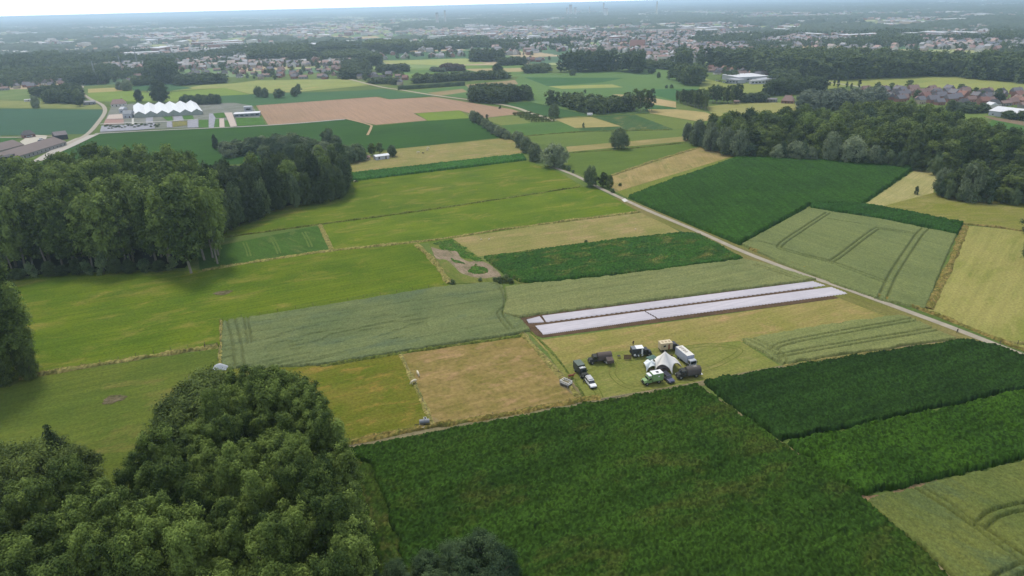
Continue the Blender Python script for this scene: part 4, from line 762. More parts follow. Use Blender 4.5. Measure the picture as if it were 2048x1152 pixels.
far_wood([G(90, 207), G(165, 208), G(160, 186), G(100, 190)], 7, LF, (10, 15), mt['dark'], 'dark trees at the left of the village road', 13)
far_wood([G(65, 195), G(100, 194), G(100, 188), G(66, 188)], 7, LP, (9, 12), mt['dark'], 'dark pointed trees left of the village road', 14)
far_wood([G(145, 171), G(212, 168), G(215, 152), G(150, 156)], 8, LF, (14, 18), mt['dark'], 'dark tree block in the left village', 15)
far_wood([G(298, 170), G(352, 168), G(352, 150), G(300, 152)], 9, LF, (22, 28), mt['dark'], 'tall dark park trees in the left village', 16)
far_wood([G(270, 173), G(310, 170), G(310, 165), G(270, 167)], 7, LF, (9, 13), mt['mid'], 'shrub belt before the left village', 17)
far_wood([G(352, 172), G(450, 167), G(450, 160), G(352, 164)], 8, LF, (9, 13), mt['dark'], 'tree belt before the middle of the left village', 18)
far_wood([G(-30, 152), G(60, 148), G(62, 128), G(-30, 132)], 10, LF, (18, 24), mt['dark'], 'dark wood at the far left edge', 19)
far_wood([G(70, 133), G(122, 130), G(118, 118), G(70, 120)], 10, LF, (16, 22), mt['mid'], 'wood behind the left village', 20)
far_wood([G(500, 126), G(630, 124), G(620, 106), G(505, 106)], 10, LF+LP, (17, 24), mt['mid'], 'dark wood behind the middle village', 21)
far_wood([G(632, 112), G(716, 110), G(714, 101), G(640, 101)], 10, LP, (18, 22), mt['dark'], 'long rounded wood above the middle village', 22)
far_wood([G(642, 126), G(738, 124), G(736, 112), G(645, 115)], 10, LF, (13, 16), mt['mid'], 'leafy wood under the long rounded wood', 23)
far_wood([G(730, 108), G(818, 107), G(816, 99), G(735, 99)], 9, LP, (21, 26), mt['light'], 'light green poplar plantation in the distance', 24)
far_wood([G(820, 102), G(935, 98), G(935, 93), G(822, 95)], 10, LF, (12, 16), mt['mid'], 'tree belt beyond the dark green field', 25)
far_wood([G(755, 146), G(816, 144), G(816, 139), G(758, 140)], 6, LF, (8, 10), mt['dark'], 'dense dark hedge block right of the middle village', 26)
far_wood([G(880, 143), G(926, 143), G(926, 139), G(884, 139)], 6, LF, (8, 11), mt['red'], 'reddish brown group of trees in the distance', 27)
far_wood([G(862, 143), G(890, 145), G(890, 142), G(862, 139)], 5, LF, (5, 6), mt['grey'], 'low pale shrubs left of the reddish trees', 28)
far_wood([G(944, 124), G(1008, 124), G(1008, 118), G(946, 118)], 8, LF, (14, 20), mt['dark'], 'dark trees around the far white farm', 29)
far_wood([G(1000, 132), G(1050, 131), G(1050, 127), G(1000, 126)], 8, LF, (9, 12), mt['dark'], 'dark shrubs right of the far white farm', 30)
far_wood([G(685, 160), G(736, 158), G(735, 130), G(690, 130)], 11, LF, (9, 14), mt['dark'], 'garden trees at the right end of the middle village', 31)
far_wood([G(738, 132), G(760, 132), G(758, 122), G(738, 122)], 8, LP, (16, 19), mt['mid'], 'tall tree pair by the pale field strip', 32)
far_wood([G(740, 167), G(800, 170), G(798, 166), G(745, 163)], 7, LF, (5, 8), mt['mid'], 'gardens round the roadside farmhouses', 33)
far_wood([G(826, 168), G(905, 163), G(1020, 158), G(1020, 154), G(900, 159), G(826, 164)], 7, LF+LP[:1], (6, 12), mt['mid'], 'line of hedgerow trees above the oval wood', 34)
far_wood([G(1240, 135), G(1340, 140), G(1340, 134), G(1250, 130)], 8, LF, (8, 12), mt['mid'], 'trees between the long dark wood and the town', 35)
far_wood([G(1352, 133), G(1380, 134), G(1378, 124), G(1354, 124)], 7, LP, (20, 26), mt['mid'], 'tall pair of trees at the edge of the town', 36)
far_wood([G(1450, 160), G(1472, 160), G(1472, 152), G(1450, 152)], 6, LF, (7, 9), mt['dark'], 'round trees beside the factory car park', 37)
far_wood([G(1540, 166), G(1600, 160), G(1600, 150), G(1545, 152)], 8, LF, (7, 12), mt['mid'], 'young trees right of the factory', 38)
hd = MB()
P_ = smoothline(GP([(796, 180), (930, 171)]), 14)
V = []; Fc = []; W_ = np.array([0, 4.])
for i, p in enumerate(P_):
    j = rng.uniform(-.4, .4, 4); V += [(p[0], p[1]-1.8+j[0], 0), (p[0], p[1]-1.6+j[1], 5+j[1]), (p[0], p[1]+1.6+j[2], 5+j[2]), (p[0], p[1]+1.8, 0)]
for i in range(len(P_)-1): Fc += [(i*4+a, i*4+a+1, i*4+a+5, i*4+a+4) for a in range(3)]
tag(meshnp('hedge', V, Fc, mt['dark'], tint=rng.random(len(V))), 'long clipped dark hedge above the oval wood', 'hedge')

# ------------------------------------------------------------------ buildings
glass = glass_mat()
def pc(r, g, b, nm='paint', rough=.8, var=.08, scale=.6): return plain(nm, C(r, g, b), rough, var=var, scale=scale)
WALLS = {'white': pc(230, 224, 214, 'white_wall'), 'brick': pc(158, 112, 96, 'brick_wall'), 'pink': pc(186, 140, 126, 'pink_brick_wall'), 'cream': pc(196, 182, 156, 'cream_wall'), 'grey': pc(150, 148, 142, 'grey_wall')}
ROOFS = {'slate': pc(126, 122, 128, 'slate_roof'), 'brown': pc(150, 122, 114, 'brown_tile_roof'), 'red': pc(152, 110, 98, 'red_tile_roof'), 'orange': pc(168, 130, 112, 'orange_tile_roof'), 'blue': pc(110, 128, 160, 'blue_panel_roof'), 'dark': pc(84, 82, 84, 'dark_roof')}
m_frame = pc(220, 220, 216, 'window_frame'); m_door = pc(90, 70, 56, 'door')
def house_mesh(root, L, W, ev, rd, wm, rm, hip=0.0, win=True, chim=True, over=.35, nwin=3):
    """L along x (ridge), W along y; facing -y"""
    m = MB(); hx, hy = L/2, W/2
    m.add([(-hx, -hy, 0), (hx, -hy, 0), (hx, hy, 0), (-hx, hy, 0), (-hx, -hy, ev), (hx, -hy, ev), (hx, hy, ev), (-hx, hy, ev), (-hx+hip*.9, 0, rd-.12), (hx-hip*.9, 0, rd-.12)],
          [(0, 1, 5, 4), (2, 3, 7, 6), (1, 2, 6, 9, 5), (3, 0, 4, 8, 7)] if not hip else [(0, 1, 5, 4), (2, 3, 7, 6), (1, 2, 6, 5), (3, 0, 4, 7)])
    m.build('wall', wm, root)
    o = over; zz = ev-o*(rd-ev)/hy; r_ = MB(); t = .18
    xs = hx+o; ys = hy+o; hp = hip
    top = [(-xs, -ys, zz+t), (xs, -ys, zz+t), (xs, ys, zz+t), (-xs, ys, zz+t), (-xs+hp+(0 if hp else 0), 0, rd+t), (xs-hp, 0, rd+t)]
    bot = [(p[0], p[1], p[2]-t) for p in top]
    r_.add(top+bot, [(0, 1, 5, 4), (2, 3, 4, 5), (1, 2, 5), (3, 0, 4)]+[(6, 10, 11, 7), (8, 11, 10, 9), (0, 6, 7, 1), (2, 8, 9, 3), (1, 7, 8, 2), (3, 9, 6, 0)])
    rf = r_.build('roof', rm, root)
    if chim: c = MB().box(hx*.45, hx*.45+.7, .3, 1.0, rd-1.2, rd+1.0); c.build('chimney', WALLS['brick'], rf)
    if win:
        for s_ in (-1, 1):
            for i in range(nwin):
                x = -hx+L*(i+.5)/nwin; isd = (i == 1 and s_ < 0)
                f = MB().box(x-.5, x+.5, min(s_*hy, s_*(hy+.05)), max(s_*hy, s_*(hy+.05)), .05 if isd else .9, 2.1)
                if isd: f.build('door', m_door, root)
                else: f.build('window', glass, root)
    return root
def bldg(p, q, depth, ev, rd, wm, rm, name, label, cat, hip=0., chim=False, win=True, over=.3, nwin=4, hp=0.0, flatroof=False):
    """building whose front foot runs from p to q (photo pixels), going back by depth"""
    a, b = (G(*p)[:2] if len(p) == 2 else np.array(G(*p)[:2])), (G(*q)[:2] if len(q) == 2 else np.array(G(*q)[:2])); d = b-a; L = np.hypot(*d); ang = math.atan2(d[1], d[0]); n = np.array([-d[1], d[0]])/L; c = (a+b)/2+n*depth/2
    t = thing(name, label, cat, (c[0], c[1], 0), ang)
    if flatroof:
        MB().box(-L/2, L/2, -depth/2, depth/2, 0, ev).build('wall', wm, t); MB().box(-L/2-.15, L/2+.15, -depth/2-.15, depth/2+.15, ev+.003, ev+.45).build('roof', rm, t)
        for i in range(nwin): x = -L/2+L*(i+.5)/nwin; MB().box(x-L/nwin*.3, x+L/nwin*.3, -depth/2-.06, -depth/2-.005, ev*.35, ev*.7).build('window', glass, t)
        return t
    return house_mesh(t, L, depth, ev, rd, wm, rm, hip, win, chim, over, nwin)
HP = []
for i, (L, W, ev, rd, wl, rf, hip, wd) in enumerate([(11, 8.5, 4.2, 8.2, 'brick', 'slate', 0, 'brick house with grey slate gable roof'), (12, 9, 3.2, 7.4, 'white', 'dark', 2.5, 'white villa with dark hipped roof'), (10, 8.5, 4.6, 8.6, 'brick', 'red', 0, 'brick house with red tiled roof'),
      (12, 8, 3.6, 7.6, 'pink', 'brown', 0, 'pale brick house with brown tiled roof'), (9, 8, 5.2, 9.0, 'cream', 'slate', 0, 'cream house with grey roof'), (13, 9, 3.2, 7.0, 'white', 'orange', 2.5, 'white house with orange hipped roof'), (14, 7, 3.4, 5.8, 'grey', 'brown', 0, 'long low house with brown roof')]):
    t = thing('house', wd, 'house', (0, -5000, 0)); house_mesh(t, L, W, ev, rd, WALLS[wl], ROOFS[rf], hip); HP.append((t, wd, [0]))
placed = []
def put_house(x, y, rz, k, where, sc=1.0):
    t, wd, used = HP[k]; lb = wd+' '+where; gr = wd+'s '+where
    if not used[0]: used[0] = 1; t.location = (x, y, 0); t.rotation_euler = (0, 0, rz); t['label'] = lb; t['group'] = gr[:90]; t.scale = (sc,)*3; return
    copy_tree(t, (x, y, 0), rz, sc, lb, gr[:90])
TREESPOTS = []
def village(poly, n, where, seed, ang, wts, mind=15, trees=1.0):
    P = np.array([G(*p)[:2] for p in poly]); r = random.Random(seed); x0, y0 = P.min(0); x1, y1 = P.max(0); k = 0; tries = 0
    while k < n and tries < 6000:
        tries += 1; x, y = r.uniform(x0, x1), r.uniform(y0, y1)
        if not inpoly(np.array([x]), np.array([y]), P)[0] or not inview((x, y), 10): continue
        if any((x-a)**2+(y-b)**2 < mind*mind for a, b in placed): continue
        placed.append((x, y)); put_house(x, y, ang+r.choice([0, math.pi/2, 0, math.pi])+r.uniform(-.12, .12), r.choices(range(7), wts)[0], where, r.uniform(.72, .94)); k += 1
    k = 0
    while k < n*trees:
        x, y = r.uniform(x0, x1), r.uniform(y0, y1)
        k += .25
        if inpoly(np.array([x]), np.array([y]), P)[0] and all((x-a)**2+(y-b)**2 > 49 for a, b in placed): TREESPOTS.append((x, y, r.uniform(5, 11))); k += .75
village([(1728, 181), (1800, 180), (1880, 181), (1960, 184), (2048, 190), (2120, 196), (2120, 224), (2048, 216), (1960, 212), (1900, 212), (1850, 209), (1780, 203), (1730, 190)], 68, 'in the right village beyond the willow belt', 3, .2, [5, 2.4, 1.5, 4.5, 1.6, .8, 2.4], 13, .4)
village([(1412, 138), (1440, 136), (1500, 142), (1545, 150), (1500, 158), (1450, 154), (1415, 150)], 25, 'in the hamlet behind the white factory', 4, .1, [2, 2, 2.4, 3, 2, 1, 1], 14, .5)
village([(-20, 182), (60, 178), (150, 172), (150, 150), (60, 152), (-20, 158)], 46, 'in the left end of the far village', 5, .1, [2.5, 2, 1.2, 3.4, 2, .4, 2], 15, 1.1)
village([(160, 172), (250, 168), (400, 160), (470, 158), (470, 125), (340, 128), (200, 140), (155, 150)], 60, 'in the far village behind the greenhouse', 6, .2, [2.5, 3, 1.2, 3, 3, .4, 1], 15, 1.3)
village([(470, 158), (560, 160), (680, 158), (740, 150), (730, 132), (600, 128), (470, 130)], 60, 'in the middle of the far village strip', 7, -.1, [2.5, 3, 1.2, 3, 2, .4, 2], 15, 1.1)
village([(715, 166), (760, 168), (800, 172), (830, 165), (800, 150), (720, 152)], 11, 'by the road right of the far village', 8, -.3, [2, 3, 1, 3, 3, 0, 1], 16, 1.2)
village([(960, 124), (1030, 125), (1030, 119), (960, 119)], 4, 'at the far lone farm', 9, 0, [0, 4, 0, 0, 1, 0, 0], 16, .5)
village([(1020, 126), (1100, 126), (1100, 120), (1020, 120)], 7, 'left of the long dark wood', 12, 0, [1, 2, 1, 2, 2, 0, 1], 14, .8)
merged('garden_trees', 'many small garden trees scattered between the village houses', [(rng.choice(LF), x, y, h/13, 1.15, rng.random()*6) for x, y, h in TREESPOTS], 'trees', mt['mid'])
B = bldg
B((1562, 207), (1586, 208), 10, 3, 7.6, WALLS['brick'], ROOFS['brown'], 'farmhouse', 'left farmhouse with big brown hipped roof by the dry meadow', 'house', hip=3, chim=True)
B((1618, 204), (1650, 205), 10, 3, 7.2, WALLS['brick'], ROOFS['brown'], 'farmhouse', 'middle farmhouse with brown hipped roof behind the willow belt', 'house', hip=3, chim=True)
B((1648, 198), (1676, 200), 10, 3, 6.6, WALLS['grey'], ROOFS['slate'], 'farmhouse', 'right farmhouse with grey roof beside the dark tree', 'house', hip=3)
B((1590, 211), (1608, 212), 6, 2.6, 3.6, WALLS['white'], ROOFS['slate'], 'outbuilding', 'low pale outbuilding right of the left farmhouse', 'shed')
B((1526, 204), (1552, 205), 8, 2.8, 3.8, WALLS['grey'], ROOFS['slate'], 'outbuilding', 'long low grey shed left of the farmhouses', 'shed')
B((1468, 208), (1478, 208), 5, 2.5, 3.4, WALLS['cream'], ROOFS['brown'], 'outbuilding', 'tiny cream shed under the thin poplars', 'shed')
m_wroof = pc(226, 226, 230, 'white_sheet_roof', .5); m_wwall = pc(196, 198, 204, 'pale_sheet_wall', .6)
B((1976, 231), (2130, 250), 24, 4.2, 7.0, m_wwall, m_wroof, 'hall', 'long white hall with pale roof at the right edge', 'hall', nwin=8)
B((1968, 216), (1980, 218), 8, 3.5, 5.5, WALLS['white'], m_wroof, 'outbuilding', 'small white house left of the white hall', 'shed')
for u0, v0, u1, v1, dp, h, lb in ((1476, 165, 1536, 162, 42, 6, 'main factory block with broad white flat roof'), (1452, 166, 1476, 168, 16, 4.5, 'low grey factory annex left of the main block'), (1530, 168, 1552, 165, 16, 5, 'dark fronted factory annex right of the main block'), (1502, 169, 1530, 168, 7, 4.5, 'pale brick front block of the factory'), (1508, 147, 1540, 146, 18, 6, 'pale green-roofed hall behind the factory')):
    B((u0, v0), (u1, v1), dp, h, h+1, m_wwall if 'dark' not in lb else WALLS['grey'], m_wroof if 'annex' not in lb else pc(170, 172, 180, 'grey_sheet_roof'), 'factory', lb, 'factory', flatroof=True, nwin=4)
B((752, 321), (779, 317.5), 5.5, 2.6, 3.4, pc(206, 208, 214, 'white_sheet_wall', .6), pc(232, 234, 238, 'white_sheet_roof', .5), 'shed', 'white metal shed in the cattle pasture', 'shed', nwin=2)
B((731, 321), (741, 320), 3.2, 2.0, 3.0, WALLS['cream'], ROOFS['brown'], 'shed', 'small wooden hut left of the white metal shed', 'shed', nwin=1)
m_bar = pc(124, 110, 106, 'barn_roof', .85, .06, .1); m_dk = pc(62, 60, 66, 'dark_cladding')
B((20, 327), (134, 291), 19, 3.2, 7.2, WALLS['grey'], m_bar, 'barn', 'longest brown-roofed barn at the left edge', 'barn', nwin=14)
B((-60, 326), (50, 297), 18, 3.2, 7.0, WALLS['grey'], m_bar, 'barn', 'brown-roofed barn behind the longest one at the left edge', 'barn', nwin=12)
B((112, 281), (137, 278), 14, 4.0, 6.4, m_dk, pc(112, 104, 108, 'grey_sheet_roof'), 'barn', 'dark grey machine shed by the barn yard', 'barn', nwin=2)
B((-40, 333), (23, 328), 12, 5, 5.4, m_dk, m_dk, 'barn', 'black flat-sided barn end at the left edge', 'barn', flatroof=True, nwin=1)
B((48, 277), (72, 274), 9, 2.8, 6, WALLS['brick'], ROOFS['dark'], 'farmhouse', 'dark-roofed farmhouse in the barn yard', 'house', hip=2.5)
B((166, 211), (192, 209), 12, 3.4, 4.4, pc(150, 150, 154, 'grey_sheet_wall'), pc(150, 148, 150, 'grey_sheet_roof'), 'shed', 'grey shed beside the village road', 'shed', nwin=3)
B((49, 204), (66, 203), 6, 2.4, 3, WALLS['white'], pc(190, 190, 190, 'grey_sheet_roof'), 'shed', 'pale low shelter left of the pale willow', 'shed', nwin=1)
B((222, 214), (252, 212), 12, 3, 7.5, WALLS['white'], ROOFS['brown'], 'villa', 'brown-roofed villa left of the greenhouse', 'house', hip=3, chim=True)
B((247, 237), (264, 236), 14, 4.2, 7.2, m_wwall, pc(140, 144, 150, 'grey_sheet_roof'), 'packing_shed', 'white gabled packing shed against the greenhouse', 'shed', nwin=2)
B((239, 226), (247, 226), 8, 4, 6, m_wwall, m_wwall, 'packing_shed', 'narrow pale outbuilding left of the packing shed', 'shed', nwin=1)
sh = B((468, 235), (520, 232), 12, 3.0, 3.6, pc(150, 158, 160, 'pale_sheet_wall'), m_wroof, 'nursery_shed', 'long white-roofed nursery shed at the brown field', 'shed', flatroof=True, nwin=5)
B((489, 224), (505, 223), 5, 5, 5.4, m_wwall, pc(214, 220, 226, 'white_tank'), 'water_tank', 'white box tank behind the nursery shed', 'tank', flatroof=True, nwin=1)
# greenhouse: six spans under white film, each a gable
m_film = pc(236, 238, 240, 'white_film', .45, .02); m_gl = pc(168, 176, 166, 'greenhouse_glass', .35, .12)
f0, f1 = G(269, 236)[:2], G(407, 229.5)[:2]; bk = G(278, 209.5, 6.5)[:2]; fr = G(280.5, 228, 6.5)[:2]
ax = f1-f0; W6 = np.hypot(*ax); dr = bk-fr; LG = np.hypot(*dr); angg = math.atan2(ax[1], ax[0]); c0 = f0
gt = thing('greenhouse', 'white six-ridged greenhouse in the nursery', 'greenhouse', (f0[0], f0[1], 0), angg)
local = np.array([[math.cos(angg), math.sin(angg)], [-math.sin(angg), math.cos(angg)]])@dr
for i in range(6):
    x0, x1 = W6*i/6, W6*(i+1)/6; xm = (x0+x1)/2; sx, sy = local; A_ = [(x0, 0, 0), (x1, 0, 0), (x1, 0, 3.2), (xm, 0, 6.4), (x0, 0, 3.2)]; Bk = [(p[0]+sx, p[1]+sy, p[2]) for p in A_]
    g_ = MB(); g_.add(A_+Bk, [(0, 1, 2, 3, 4), (9, 8, 7, 6, 5)]); 
    if i == 0: g_.add([A_[0], A_[4], Bk[4], Bk[0]], [(0, 1, 2, 3)])
    if i == 5: g_.add([A_[1], A_[2], Bk[2], Bk[1]], [(3, 2, 1, 0)])
    g_.build('gable_wall', m_gl, gt)
    r_ = MB(); t_ = .12; r_.add([(x0-.0, -.25, 3.2+t_), (xm, -.25, 6.4+t_), (x1, -.25, 3.2+t_)]+[(x0+sx, sy, 3.2+t_), (xm+sx, sy, 6.4+t_), (x1+sx, sy, 3.2+t_)]+[(x0, -.25, 3.2), (xm, -.25, 6.4), (x1, -.25, 3.2)], [(0, 1, 4, 3), (1, 2, 5, 4), (6, 7, 1, 0), (7, 8, 2, 1)])
    r_.build('roof', m_film, gt)
# nursery beds
def npx(a): return [(200+x/6.024, 160+y/6.024) for x, y in a]
mb_g = field_mat(C(84, 120, 52), C(72, 106, 46), ang=A1, patch=.1, name='nursery_plants'); mb_w = pc(158, 158, 168, 'nursery_sheet', .9, .2, .3); mb_r = pc(160, 124, 112, 'nursery_gravel', .9); mb_p = pc(196, 178, 166, 'nursery_paving', .9); mb_s = pc(196, 194, 186, 'nursery_path', .9)
for a, mt_, lb in [([(1190, 482), (1306, 482), (1308, 578), (1190, 578)], mb_g, 'square green bed with a pale centre line'), ([(1375, 476), (1438, 472), (1438, 574), (1376, 576)], mb_g, 'narrow green bed in the nursery middle'), ([(1498, 490), (1545, 488), (1566, 570), (1508, 572)], mb_g, 'smallest narrow green bed'),
     ([(1634, 462), (1950, 455), (1998, 545), (1655, 560)], mb_g, 'widest green bed at the right of the nursery'), ([(1362, 408), (1490, 396), (1524, 456), (1396, 462)], mb_g, 'upper slanted green bed'), ([(990, 436), (1118, 430), (1140, 486), (1015, 492)], mb_g, 'upper square green bed'), ([(752, 448), (868, 442), (884, 498), (822, 502)], mb_g, 'small upper green bed'),
     ([(872, 508), (1052, 498), (1048, 550), (880, 574)], field_mat(C(140, 130, 80), C(96, 110, 60), C(170, 140, 80), ang=0, patch=.5, name='flower_bed'), 'mixed flower bed'), ([(885, 446), (990, 438), (1012, 492), (892, 502)], mb_w, 'white sheeted bed'), ([(806, 508), (866, 506), (872, 576), (806, 578)], mb_w, 'narrow white sheeted bed'),
     ([(1056, 490), (1180, 480), (1186, 578), (1056, 580)], mb_w, 'broad white sheeted bed'), ([(1315, 410), (1358, 408), (1392, 462), (1372, 580), (1312, 580)], mb_w, 'slanted white sheeted bed'), ([(20, 556), (420, 545), (660, 520), (660, 590), (400, 612), (0, 628)], mb_w, 'long pale container bed along the front'),
     ([(552, 462), (640, 455), (640, 520), (556, 524)], mb_w, 'pale bed before the greenhouse'), ([(70, 478), (288, 480), (288, 532), (40, 545)], mb_r, 'red-brown gravel yard of the nursery'), ([(110, 425), (270, 415), (280, 472), (80, 476)], mb_p, 'pink paved yard of the nursery'), ([(1440, 470), (1494, 470), (1502, 575), (1442, 576)], mb_p, 'pale paved lane between green beds'),
     ([(1498, 400), (1590, 396), (1650, 560), (1574, 570), (1530, 462)], mb_p, 'wide pale lane before the nursery shed'), ([(0, 540), (800, 508), (1180, 478), (1180, 474), (800, 502), (0, 534)], mb_s, 'thin white path through the nursery'), ([(385, 470), (408, 470), (412, 540), (384, 540)], mb_s, 'short white path by the packing shed')]:
    flat('nursery_bed', npx(a), mt_, lb+' in the nursery', 'plant bed', dz=.012)
P_ = npx([(60, 570), (640, 560)])
m_pot = M['dark']
for i in range(34):
    u = 212+i*3.2+rng.uniform(-1, 1); v = 256-(u-212)*.045+rng.uniform(-3, 3)-(1.5 if i % 2 else 0); p = G(u, v)
    bush[i % 3].place(p[0], p[1], rng.uniform(.3, .55), i, 'dark potted shrub on the pale container bed of the nursery', 'potted shrubs in the nursery', 'bush', wide=1.6)
# the church and far chimneys and masts
def ddist(p): return np.array([p[0], p[1], -CAMH])@FWD
B((1259, 99), (1288, 99), 16, 8, 20, WALLS['brick'], ROOFS['red'], 'church', 'big red-roofed church at the edge of the town', 'church', nwin=5)
t = thing('mast', 'slim pale chimney far away near the horizon', 'chimney', (*G(1313, 31)[:2], 0)); MB().cyl((0, 0, 0), (0, 0, 92), 7, 5, 12).build('shaft', WALLS['white'], t)
for i, (u, v, h, r0, lb) in enumerate([(1207, 31, 85, 6, 'pale chimney near the horizon left of the slim one'), (1212, 32, 50, 16, 'thick pale silo near the horizon'), (1134, 34, 60, 8, 'left pale silo of the far factory'), (1141, 33, 80, 14, 'middle pale silo of the far factory'), (1150, 33, 60, 12, 'right pale silo of the far factory'), (1179, 31, 60, 5, 'thin pale chimney right of the far silos'), (875, 50, 60, 9, 'white water tower in the far plain'), (891, 49, 70, 6, 'slim tower beside the far water tower')]):
    t = thing('tower', lb, 'tower', (*G(u, v)[:2], 0)); MB().cyl((0, 0, 0), (0, 0, h), r0, r0*.85, 12).build('shaft', WALLS['white'], t); MB().cyl((0, 0, h), (0, 0, h+4), r0*1.05, r0*.9, 12).build('cap', WALLS['grey'], t)
m_steel = pc(160, 164, 168, 'galvanised_steel', .5)
for i, (u, v, h, lb) in enumerate([(194, 168, 34, 'left lattice mast in the far village'), (245, 150, 34, 'middle lattice mast in the far village'), (277, 140, 40, 'right red-white lattice mast in the far village'), (1290, 118, 40, 'lattice mast in the town'), (1312, 100, 45, 'church spire mast in the town')]):
    p = G(u, v); t = thing('lattice_mast', lb, 'mast', (p[0], p[1], 0)); m = MB()
    for a in ((-1, -1), (1, -1), (1, 1), (-1, 1)): m.cyl((a[0]*1.6, a[1]*1.6, 0), (a[0]*.35, a[1]*.35, h), .14, .1, 5)
    for k_ in range(10):
        z0, z1 = h*k_/10, h*(k_+1)/10; w0, w1 = 1.6-1.25*k_/10, 1.6-1.25*(k_+1)/10
        for s1, s2 in (((-1, -1), (1, -1)), ((1, -1), (1, 1)), ((1, 1), (-1, 1)), ((-1, 1), (-1, -1))): m.cyl((s1[0]*w0, s1[1]*w0, z0), (s2[0]*w1, s2[1]*w1, z1), .07, .07, 4)
    m.build('lattice', m_steel, t); MB().box(-1, 1, -.6, .6, h*.8, h*.9).build('antenna', m_steel, t)

# ------------------------------------------------------------------ the far plain: fields, woods and towns out to the horizon
def wood_mask(X, Y):
    wv = vnoise(X, Y, 620., 11)*.55+vnoise(X, Y, 240., 12)*.45+vnoise(X, Y, 90., 13)*.32-.16
    line = np.abs(vnoise(X, Y, 330., 14)-.5) < .016
    dz = X*FWD[0]+Y*FWD[1]-CAMH*FWD[2]; px = 1024+F_PX*(X*CX[0]+Y*CX[1]-CAMH*CX[2])/dz; py = 576-F_PX*(X*CY[0]+Y*CY[1]-CAMH*CY[2])/dz
    town = np.zeros(X.shape)
    for (u, v, ru, rv) in TOWNS: town = np.maximum(town, np.clip(1.4-((px-u)/ru)**2-((py-v)/rv)**2, 0, 1))
    thr = .465+.17*town; clear = np.zeros(X.shape, bool)
    for (u0, u1, v0, v1) in CLEAR: clear |= (px > u0) & (px < u1) & (py > v0) & (py < v1)
    return ((wv > thr) | (line & (town < .15))) & ~clear & (X*X+Y*Y > 1330**2), wv, thr
def plain_far():
    u_a = np.radians(np.arange(-41, 41, .075)); rr = [1250.0]
    while rr[-1] < 24000: rr.append(rr[-1]*1.0052)
    rr = np.array(rr); A_, R_ = np.meshgrid(u_a, rr); X = R_*np.sin(A_); Y = R_*np.cos(A_)
    # field parcels
    th = .35; Xr = X*math.cos(th)+Y*math.sin(th); Yr = -X*math.sin(th)+Y*math.cos(th)
    Xw = Xr+60*vnoise(X, Y, 500., 2); Yw = Yr+60*vnoise(X, Y, 450., 3); ci = np.floor(Yw/170).astype(np.int64); cj = np.floor((Xw+ci*77)/(90+20*(ci % 4))).astype(np.int64)
    hsh = ((ci*7349+cj*9151+ci*cj*13) & 0xffff)*40503 % 65536/65536.0
    pal = np.array([C(96, 124, 66), C(120, 140, 74), C(78, 112, 70), C(168, 164, 108), C(110, 132, 84), C(150, 156, 98), C(66, 100, 62), C(176, 156, 120)]); colr = pal[np.minimum((hsh*8).astype(int), 7)]
    rings, cols = X.shape; idx = np.arange(X.size).reshape(X.shape)
    F_all = np.stack([idx[:-1, :-1], idx[:-1, 1:], idx[1:, 1:], idx[1:, :-1]], -1).reshape(-1, 4)
    tm = tintmat('far_parcels'); 
    woodm, wv, thr = wood_mask(X, Y)
    woodm &= R_ > 2150
    jit = np.random.default_rng(3).random(X.shape)
    Z = np.where(woodm, (9+7*vnoise(X, Y, 300., 5)+5.5*(vnoise(X, Y, 18., 6)-.5)*2+5.5*(jit-.5))*np.clip((wv-thr)*14+.45, .3, 1), -1.0)
    I = woodm.astype(np.int8); keep = (I[:-1, :-1]+I[1:, :-1]+I[:-1, 1:]+I[1:, 1:]) > 0
    Fw = F_all.reshape(rings-1, cols-1, 4)[keep]; used = np.zeros(X.size, bool); used[Fw.ravel()] = True; mpi = np.cumsum(used)-1
    V = np.stack([X.ravel(), Y.ravel(), Z.ravel()], 1)[used]
    wc = np.array([.036, .054, .032, 1])*np.ones((used.sum(), 1)); wc[:, :3] *= (.7+.75*vnoise(X, Y, 45., 8).ravel()[used]*.6+.5*jit.ravel()[used])[:, None]
    o = meshnp('woodland', V, mpi[Fw], tintmat('far_woods'), col=wc); tag(o, 'woods and hedges of the far plain fading towards the horizon', 'woods', kind='stuff')
    # the parcels sheet uses a coarser grid
    s = 2; Xs, Ys = X[::s, ::s], Y[::s, ::s]; cs = colr[::s, ::s]; id2 = np.arange(Xs.size).reshape(Xs.shape); F2 = np.stack([id2[:-1, :-1], id2[:-1, 1:], id2[1:, 1:], id2[1:, :-1]], -1).reshape(-1, 4)
    cf = cs.reshape(-1, 4)
    o = meshnp('far_fields', np.stack([Xs.ravel(), Ys.ravel(), np.clip((np.hypot(Xs, Ys).ravel()-1700)*.01, .012, 1.2)], 1), F2, tm, col=cf); tag(o, 'patchwork of fields on the far plain', kind='structure')
    return vnoise
TOWNS = [(1380, 105, 110, 26), (1200, 88, 190, 14), (1000, 66, 170, 16), (950, 62, 120, 12), (1320, 62, 160, 12), (330, 125, 330, 22), (600, 60, 170, 14), (300, 74, 120, 8), (1700, 74, 240, 12), (1950, 84, 130, 14), (1560, 84, 110, 9), (1850, 60, 160, 8), (650, 40, 300, 6), (1200, 45, 300, 7), (1700, 35, 300, 8), (200, 60, 160, 6), (120, 130, 120, 16)]
CLEAR = [(620, 700, 91, 98), (1120, 1190, 60, 74), (1850, 1980, 69, 80), (80, 200, 92, 98), (1036, 1160, 95, 118), (1540, 1600, 55, 62), (1850, 2000, 92, 110), (740, 1010, 96, 160)]
plain_far()
